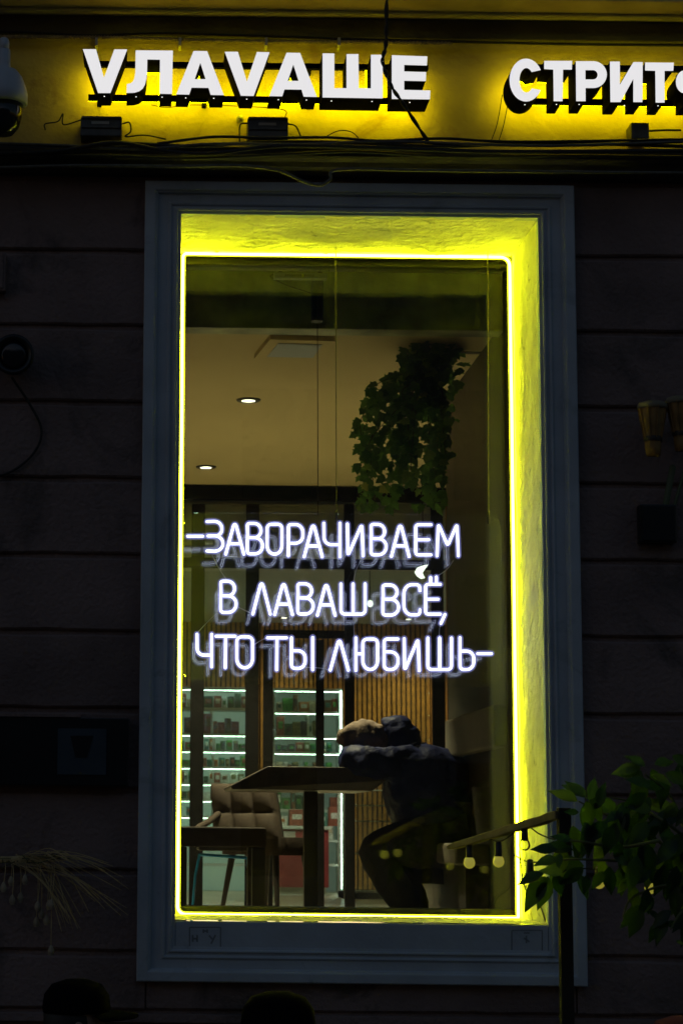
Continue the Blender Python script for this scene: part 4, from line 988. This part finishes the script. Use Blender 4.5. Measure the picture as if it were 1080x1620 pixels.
# trousers
J = [(Pm(735, 1316, 2.12), .19), (Pm(712, 1330, 2.00), .135), (Pm(650, 1336, 1.98), .125), (Pm(590, 1340, 1.97), .112), (Pm(598, 1366, 1.98), .096), (Pm(632, 1414, 2.02), .078), (Pm(650, 1456, 2.04), .066),
     (Pm(712, 1330, 2.24), .135), (Pm(655, 1336, 2.26), .12), (Pm(606, 1342, 2.28), .106), (Pm(616, 1370, 2.28), .09), (Pm(652, 1420, 2.26), .076), (Pm(668, 1456, 2.28), .066)]
skinned('trousers', J, [(0, 1), (1, 2), (2, 3), (3, 4), (4, 5), (5, 6), (0, 7), (7, 8), (8, 9), (9, 10), (10, 11), (11, 12)], MT['trouser'], per, 2, .012, 14., 1)
# beanie
J = [(Pm(616, 1162, 2.10), .060), (Pm(594, 1163, 2.10), .072), (Pm(568, 1165, 2.10), .072), (Pm(546, 1168, 2.10), .060), (Pm(535, 1171, 2.10), .040)]
skinned('beanie', J, [(1, 0), (1, 2), (2, 3), (3, 4)], MT['hat'], per, 3, .017, 15., 5)
for (x, y, Y) in ((622, 1473, 2.02), (640, 1472, 2.28)):
    c = Pm(x, y, Y); c.z = max(c.z, IFZ + .04)
    skinned('shoe', [(c + Vector((.09, 0, .01)), .042), (c, .044), (c + Vector((-.11, 0, -.008)), .034)], [(1, 0), (1, 2)], MT['shoe'], per, 2)

# ------------------------------------------------------------------ ivy
def leaf_mesh(name, pts, m, fold=.18, curl=.15):
    """pts: half outline (x>=0) from base to tip in unit leaf; two halves folded on the midrib"""
    me = bpy.data.meshes.new(name); n = len(pts); vs = []; fs = []
    for (x, y) in pts: vs.append((0, y, -curl * y * y))
    for sgn in (1, -1):
        for (x, y) in pts: vs.append((sgn * x, y, fold * x - curl * y * y))
    for s_i in (1, 2):
        for i in range(n - 1):
            f = (i, i + 1, s_i * n + i + 1, s_i * n + i); f = f if s_i == 1 else f[::-1]
            fs.append(f)
    me.from_pydata(vs, [], fs); bm = bmesh.new(); bm.from_mesh(me)
    bmesh.ops.remove_doubles(bm, verts=bm.verts, dist=1e-5); bmesh.ops.dissolve_degenerate(bm, edges=bm.edges, dist=1e-6); bm.to_mesh(me); bm.free()
    me.polygons.foreach_set('use_smooth', [True] * len(me.polygons)); me.materials.append(m); return me
ivy_half = [(0, 0), (.26, -.14), (.44, .04), (.34, .22), (.55, .46), (.30, .48), (.20, .72), (0, 1)]
shr_half = [(0, 0), (.09, .08), (.20, .24), (.245, .42), (.205, .62), (.10, .83), (0, 1.05)]
IVM = [leaf_mesh('ivy_leaf', ivy_half, m) for m in MT['ivy']]
SHM = [leaf_mesh('shrub_leaf', shr_half, m, .25, .22) for m in MT['leaf']]
def leaf_obj(me, name, parent, pos, tip, up, size):
    """tip: direction of the leaf's length; up: face normal hint"""
    y = Vector(tip).normalized(); z = Vector(up) - y * Vector(up).dot(y); z = z.normalized() if z.length > 1e-4 else y.orthogonal().normalized(); x = y.cross(z)
    o = bpy.data.objects.new(name, me); COL.objects.link(o); o.parent = parent
    o.matrix_basis = Matrix.Translation(Vector(pos) - wloc(parent)) @ Matrix((x, y, z)).transposed().to_4x4() @ Matrix.Scale(size, 4)
    return o
def inside(poly, x, y):
    c = False; j = len(poly) - 1
    for i in range(len(poly)):
        (xi, yi), (xj, yj) = poly[i], poly[j]
        if (yi > y) != (yj > y) and x < (xj - xi) * (y - yi) / (yj - yi) + xi: c = not c
        j = i
    return c
IVY = 1.45
ivpoly = [(640, 560), (668, 536), (700, 528), (722, 545), (728, 590), (724, 640), (718, 690), (708, 720), (700, 740), (706, 775), (700, 800), (688, 814), (676, 790), (662, 800), (655, 770), (640, 760), (628, 780),
          (622, 812), (606, 815), (585, 800), (566, 796), (560, 770), (572, 740), (562, 715), (574, 690), (566, 660), (580, 640), (600, 618), (614, 606), (630, 590)]
pc = at(690, 548, IVY)
ivy = thing('hanging_ivy', 'hanging ivy plant trailing beside the dark wall inside the window', 'plant', Vector((pc.x, IVY, pc.z)))
MB().lathe([(.03, -.07), (.045, -.05), (.055, .02), (.058, .03), (.05, .03)], pc + Vector((.03, .05, -.02)), 20).build('planter', MT['box_black'], ivy, smooth=True)
MB().box(pc.x + .05, WX + .01, IVY + .02, IVY + .06, pc.z - .02, pc.z + .0).build('planter_bracket', MT['leg'], ivy)
rv = random.Random(21); pos = []
for k in range(30):
    x, y = 690, 545; ex, ey = None, None
    while True:
        ex, ey = rv.uniform(558, 730), rv.uniform(600, 815)
        if inside(ivpoly, ex, ey): break
    Yo = IVY + rv.uniform(-.16, .14)
    topx = rv.uniform(645, 715)
    P = catmull([at(topx, rv.uniform(535, 570), IVY), at(topx * .45 + ex * .55 + rv.uniform(-10, 10), 570 + (ey - 570) * .3, (IVY + Yo) / 2 - .03), at(ex + rv.uniform(-6, 6), 570 + (ey - 570) * .65, Yo), at(ex, ey, Yo)], 10)
    MB().tube(P, .0022, 4, False).build('vine', MT['stem'], ivy)
    pos += [(p, i / len(P)) for i, p in enumerate(P) if i % 2 == 0]
for k in range(70):
    pos.append((at(rv.uniform(640, 722), rv.uniform(530, 585), IVY - .08 + rv.uniform(-.09, .09)), .05))
while len(pos) < 860:
    x, y = rv.uniform(555, 735), rv.uniform(525, 818)
    if inside(ivpoly, x, y): pos.append((at(x, y, IVY + rv.uniform(-.17, .17)), (y - 530) / 290))
pos.sort(key=lambda t: t[0].y)
rest = MB()
for k, (p, t) in enumerate(pos):
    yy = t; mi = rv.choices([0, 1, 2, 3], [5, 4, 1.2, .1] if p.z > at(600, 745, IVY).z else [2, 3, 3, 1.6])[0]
    tip = Vector((rv.uniform(-.9, .7), rv.uniform(-.7, .2), rv.uniform(-1.2, .1))); up = Vector((rv.uniform(-.7, .7), -1, rv.uniform(-.2, 1.0))); sz = rv.uniform(.034, .058)
    q = p + Vector((rv.uniform(-.02, .02), rv.uniform(-.03, .03), rv.uniform(-.02, .02)))
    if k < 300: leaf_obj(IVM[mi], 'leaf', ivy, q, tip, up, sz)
    else:
        y_ = tip.normalized(); z_ = (up - y_ * up.dot(y_)).normalized(); x_ = y_.cross(z_)
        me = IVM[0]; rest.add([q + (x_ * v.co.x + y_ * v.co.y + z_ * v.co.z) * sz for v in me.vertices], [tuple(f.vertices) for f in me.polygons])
tag(rest.build('inner_leaves', MT['ivy'][1], ivy, smooth=True, normals=False), kind='stuff')

# ================================================================== in front of the facade
# post with plank arm
FYp = -1.0
post = thing('wooden_post', 'black wooden post with slanting plank arm beside the window', 'post', Vector((at(890, 1600, FYp).x, FYp, 0)))
a = at(881, 1278, FYp); c = at(901, 1278, FYp)
MB().box(a.x, c.x, FYp - .02, FYp + .02, 0, a.z).build('upright', MT['post'], post, bevel=.004)
p0 = at(884, 1289, FYp - .005); p1 = at(711, 1341, -.52)
dr = (p1 - p0).normalized(); side = dr.cross(Vector((0, 0, 1))).normalized(); upv = side.cross(dr).normalized()
b = MB(); n = 14; vs = []; fs = []
for i in range(n + 1):
    p = p0.lerp(p1, i / n) + upv * (.004 * mnoise.noise(Vector((i * .6, 0, 0)))); hw = .016 * (1 - .15 * i / n); hh = .0125 * (1 - .25 * i / n) if i < n else .006
    for (sa, sb) in ((-1, -1), (1, -1), (1, 1), (-1, 1)): vs.append(p + side * sa * hw + upv * sb * hh * (1 + .15 * rnd.random()))
for i in range(n):
    for k in range(4): fs.append((i * 4 + k, i * 4 + (k + 1) % 4, i * 4 + 4 + (k + 1) % 4, i * 4 + 4 + k))
fs += [(3, 2, 1, 0), tuple(n * 4 + k for k in range(4))]
b.add(vs, fs).build('arm', MT['plank'], post, bevel=.002, seg=1)
# bulb string
stg = thing('bulb_string', 'outdoor string of small round bulbs hung along the plank arm', 'string lights', at(743, 1345, -.6))
def PY_(px): t = min(1, max(0, (884 - px) / 173)); return FYp + (.48) * t
bul = [(743, 1341, 1365, 'bulb'), (789, 1337, 1363, 'bulb'), (830, 1312, 1337, 'bulb_clear'), (839, 1365, 1388, 'bulb_clear'), (948, 1378, 1397, 'bulb'), (1029, 1384, 1405, 'bulb')]
path = [at(x, y - 4, PY_(x)) for (x, y) in ((736, 1337), (745, 1340), (765, 1330), (790, 1335), (812, 1322), (831, 1310), (852, 1323), (872, 1331), (884, 1330))]
MB().tube(catmull(path, 6), .0024, 6).build('cable', MT['cable'], stg, smooth=True)
path = [at(x, y, PY_(x) - .01) for (x, y) in ((812, 1352), (826, 1360), (839, 1364), (870, 1364), (900, 1372), (948, 1376), (990, 1384), (1029, 1382), (1100, 1370))]
MB().tube(catmull(path, 6), .0024, 6).build('cable', MT['cable'], stg, smooth=True)
for (x, y0, y1, m) in bul:
    Y = PY_(x); t0 = at(x, y0, Y); t1 = at(x - 1, y1, Y); sc_ = (Y + 7.9) / FPX; r_ = 9.2 * sc_
    bo = MB().lathe([(.004, r_ * 1.25), (r_ * .55, r_ * 1.0), (r_ * .86, r_ * .55), (r_, 0), (r_ * .86, -r_ * .52), (r_ * .5, -r_ * .88), (.001, -r_)], t1, 20).build('bulb', MT[m], stg, smooth=True)
    MB().lathe([(.004, (t0 - t1).z + .012), (.0105, (t0 - t1).z + .008), (.0115, r_ * 1.35), (.0125, r_ * .78), (.010, r_ * .7)], t1, 14).build('socket', MT['box_black'], bo, smooth=True)
    if m == 'bulb_clear': MB().tube([t1 + Vector((-.004, 0, r_ * .6)), t1 + Vector((-.003, 0, -r_ * .3)), t1 + Vector((.003, 0, -r_ * .3)), t1 + Vector((.004, 0, r_ * .6))], .0009, 5).build('filament', MT['straw'], bo)

# leafy shrub at right
SYp = -1.15
base = at(1130, 1600, SYp); base.z = 0
shr = thing('leafy_shrub', 'leafy green shrub reaching over the bulb string beside the post', 'shrub', base)
hub = at(1120, 1420, SYp)
MB().tube(catmull([base, base.lerp(hub, .5) + Vector((.03, 0, 0)), hub, at(1090, 1330, SYp)], 6), [.022] * 6 + [.018] * 6 + [.012] * 7, 8).build('trunk', MT['stem'], shr, smooth=True)
br = [[(1120, 1420), (1040, 1330), (960, 1290), (915, 1268)], [(1120, 1420), (1020, 1370), (930, 1360), (880, 1362), (858, 1378)], [(1090, 1330), (1060, 1260), (1020, 1225)], [(1120, 1420), (1060, 1400), (1000, 1420), (985, 1450)],
      [(1040, 1330), (980, 1340), (905, 1330), (880, 1340)], [(1090, 1330), (1050, 1300), (1000, 1270), (965, 1262)], [(1120, 1420), (1080, 1440), (1060, 1470)], [(1090, 1330), (1085, 1260), (1075, 1215)]]
rs = random.Random(5); spots = []
for bb in br:
    P = catmull([at(x, y, SYp + rs.uniform(-.12, .12)) for x, y in bb], 8)
    MB().tube(P, [.006 - .004 * i / len(P) for i in range(len(P))], 6).build('branch', MT['stem'], shr, smooth=True); spots += P[6:]
def shrub_leaf(px, py, tx, ty, sz_scale=1., Y=SYp, m=None):
    p = at(px, py, Y); q = at(tx, ty, Y + rs.uniform(-.03, .03)); v = q - p
    leaf_obj(SHM[rs.choices([0, 1, 2], [4, 4, 1.6])[0] if m is None else m], 'leaf', shr, p, v, Vector((rs.uniform(-.5, .5), -1, rs.uniform(.0, .9))), v.length * sz_scale)
for (px, py, tx, ty, m) in ((913, 1268, 870, 1246, 2), (925, 1262, 897, 1234, 1), (930, 1265, 945, 1230, 1), (945, 1272, 955, 1240, 0), (1013, 1214, 968, 1219, 2), (1020, 1212, 992, 1194, 1), (915, 1285, 893, 1284, 0), (1030, 1225, 1062, 1238, 2),
                           (880, 1345, 840, 1340, 0), (885, 1350, 882, 1372, 1), (860, 1382, 818, 1394, 0), (862, 1386, 830, 1438, 1), (866, 1386, 854, 1440, 1), (880, 1380, 885, 1420, 0), (1000, 1400, 1003, 1437, 2), (905, 1306, 915, 1345, 1),
                           (925, 1300, 935, 1352, 0), (960, 1300, 925, 1330, 0), (1025, 1440, 1045, 1455, 1), (1068, 1488, 1082, 1494, 2), (1062, 1196, 1095, 1210, 1), (1035, 1210, 1066, 1200, 1), (905, 1330, 873, 1320, 0), (985, 1330, 1000, 1372, 0), (1040, 1310, 1078, 1350, 0), (1015, 1330, 1032, 1392, 0)):
    shrub_leaf(px, py, tx, ty, 1.02, SYp + rs.uniform(-.05, .02), m)
shpoly = [(905, 1262), (960, 1245), (1010, 1215), (1060, 1200), (1110, 1190), (1110, 1460), (1060, 1480), (1020, 1440), (985, 1420), (940, 1385), (900, 1395), (872, 1390), (862, 1370), (890, 1330), (915, 1300)]
k = 0
while k < 115:
    x, y = rs.uniform(855, 1110), rs.uniform(1190, 1480)
    if not inside(shpoly, x, y): continue
    L = rs.uniform(28, 58); an = R(rs.choice([rs.uniform(150, 260), rs.uniform(200, 340), rs.uniform(240, 300)]))
    shrub_leaf(x, y, x + L * math.cos(an), y - L * math.sin(an), 1.0, SYp + rs.uniform(-.12, .14)); k += 1

# seated passers-by whose heads show at the bottom edge
def sitter(px, py, Y, face, capm, label, rr=1.0):
    """px,py: crown of the cap; face: +1 looks right, -1 left"""
    top = at(px, py, Y); h = top - Vector((0, 0, .135 * rr)); f = Vector((face, .25, 0)).normalized(); sd = Vector((-f.y, f.x, 0)); z = lambda k: Vector((0, 0, k))
    hip = h + z(-.72) - f * .05
    t = thing('person', label, 'person', Vector((hip.x, hip.y, 0)))
    chest = h + z(-.36) - f * .03; nk = h + z(-.17) - f * .02
    J = [(hip, (.15, .12)), (hip.lerp(chest, .5), (.14, .11)), (chest, (.16, .11)), (nk, .052), (h, .082), (h + z(.05), .07)]
    E = [(0, 1), (1, 2), (2, 3), (3, 4), (4, 5)]
    for s_ in (1, -1):
        i = len(J); sh = chest + sd * .19 * s_ + z(.06)
        J += [(sh, .055), (sh + sd * .05 * s_ + z(-.28), .045), (sh + f * .26 - sd * .03 * s_ + z(-.36), .034), (sh + f * .34 - sd * .05 * s_ + z(-.36), .03)]
        E += [(2, i), (i, i + 1), (i + 1, i + 2), (i + 2, i + 3)]
        i = len(J); kn = Vector((0, 0, 0)) + hip + f * .44 + sd * .11 * s_ + z(.0); ft = Vector((kn.x, kn.y, .06)) - f * .04
        J += [(hip + sd * .1 * s_, .09), (kn, .065), (ft, .045), (ft + f * .17 + z(-.02), .035)]; E += [(0, i), (i, i + 1), (i + 1, i + 2), (i + 2, i + 3)]
    skinned('body', J, E, MT['coat'], t, 2)
    rot = Matrix((f, sd, Vector((0, 0, 1)))).transposed()
    fc = MB(); fc.lathe([(.001, -.125), (.045, -.115), (.066, -.07), (.078, 0), (.082, .04), (.07, .09), (.001, .115)], h, 20, rot @ Matrix.Diagonal((1.15, .92, 1)))
    fc.lathe([(.004, -.03), (.016, -.02), (.012, .015), (.002, .025)], h + f * .088 + z(-.02), 8)
    for s_ in (1, -1): fc.lathe([(.004, -.03), (.016, -.015), (.018, .012), (.006, .03)], h + sd * .074 * s_ - f * .01 + z(-.01), 8, rot @ Matrix.Diagonal((1, .4, 1)))
    fc.build('face', MT['skin'], t, smooth=True)
    MB().lathe([(.07, -.07), (.078, -.01), (.08, .03), (.06, .06)], h - f * .018, 18, rot @ Matrix.Diagonal((1.08, 1, 1))).build('hair', MT['hair'], t, smooth=True)
    cap = MB().lathe([(.090, .035), (.093, .05), (.088, .09), (.068, .122), (.03, .137), (.002, .139)], h, 26, rot @ Matrix.Diagonal((1.16, .98, 1))).build('cap', capm, t, smooth=True)
    vs = []; fs = []
    for i in range(13):
        a_ = R(-68 + 136 * i / 12)
        for r0, dz in ((.085, .042), (.085 + .075 * math.cos(a_ * .9) + .01, .026)): vs.append(h + rot @ Vector((math.cos(a_) * r0 * 1.16, math.sin(a_) * r0 * .95, dz - .012 * abs(math.sin(a_)) )))
    for i in range(12): fs.append((i * 2, i * 2 + 1, i * 2 + 3, i * 2 + 2))
    kk = len(vs); vs += [v + Vector((0, 0, .005)) for v in vs[:]]; fs += [tuple(a_ + kk for a_ in q_)[::-1] for q_ in fs[:]]
    rim = [i * 2 + 1 for i in range(13)]
    for i in range(12): fs.append((rim[i], rim[i + 1], rim[i + 1] + kk, rim[i] + kk))
    MB().add(vs, fs).build('cap_visor', capm, cap, smooth=True)
    s_t = thing('bench_stool', 'plain dark stool under the %s' % label.replace('seated ', ''), 'stool', Vector((hip.x, hip.y, 0)))
    sz = hip.z - .125
    MB().box(hip.x - .18, hip.x + .18, hip.y - .18, hip.y + .18, sz - .04, sz).build('seat', MT['post'], s_t, bevel=.006)
    for dx in (-.15, .15):
        for dy in (-.15, .15): MB().box(hip.x + dx - .018, hip.x + dx + .018, hip.y + dy - .018, hip.y + dy + .018, 0, sz - .041).build('leg', MT['post'], s_t)
sitter(122, 1550, -.9, 1, MT['cap_black'], 'person in black cap seated below the dried bouquet')
sitter(440, 1570, -1.5, 1, MT['cap_black'], 'person in black cap seated below the middle of the window')
sitter(1080, 1609, -1.3, -1, MT['cap_red'], 'person in rust red cap seated beneath the shrub')
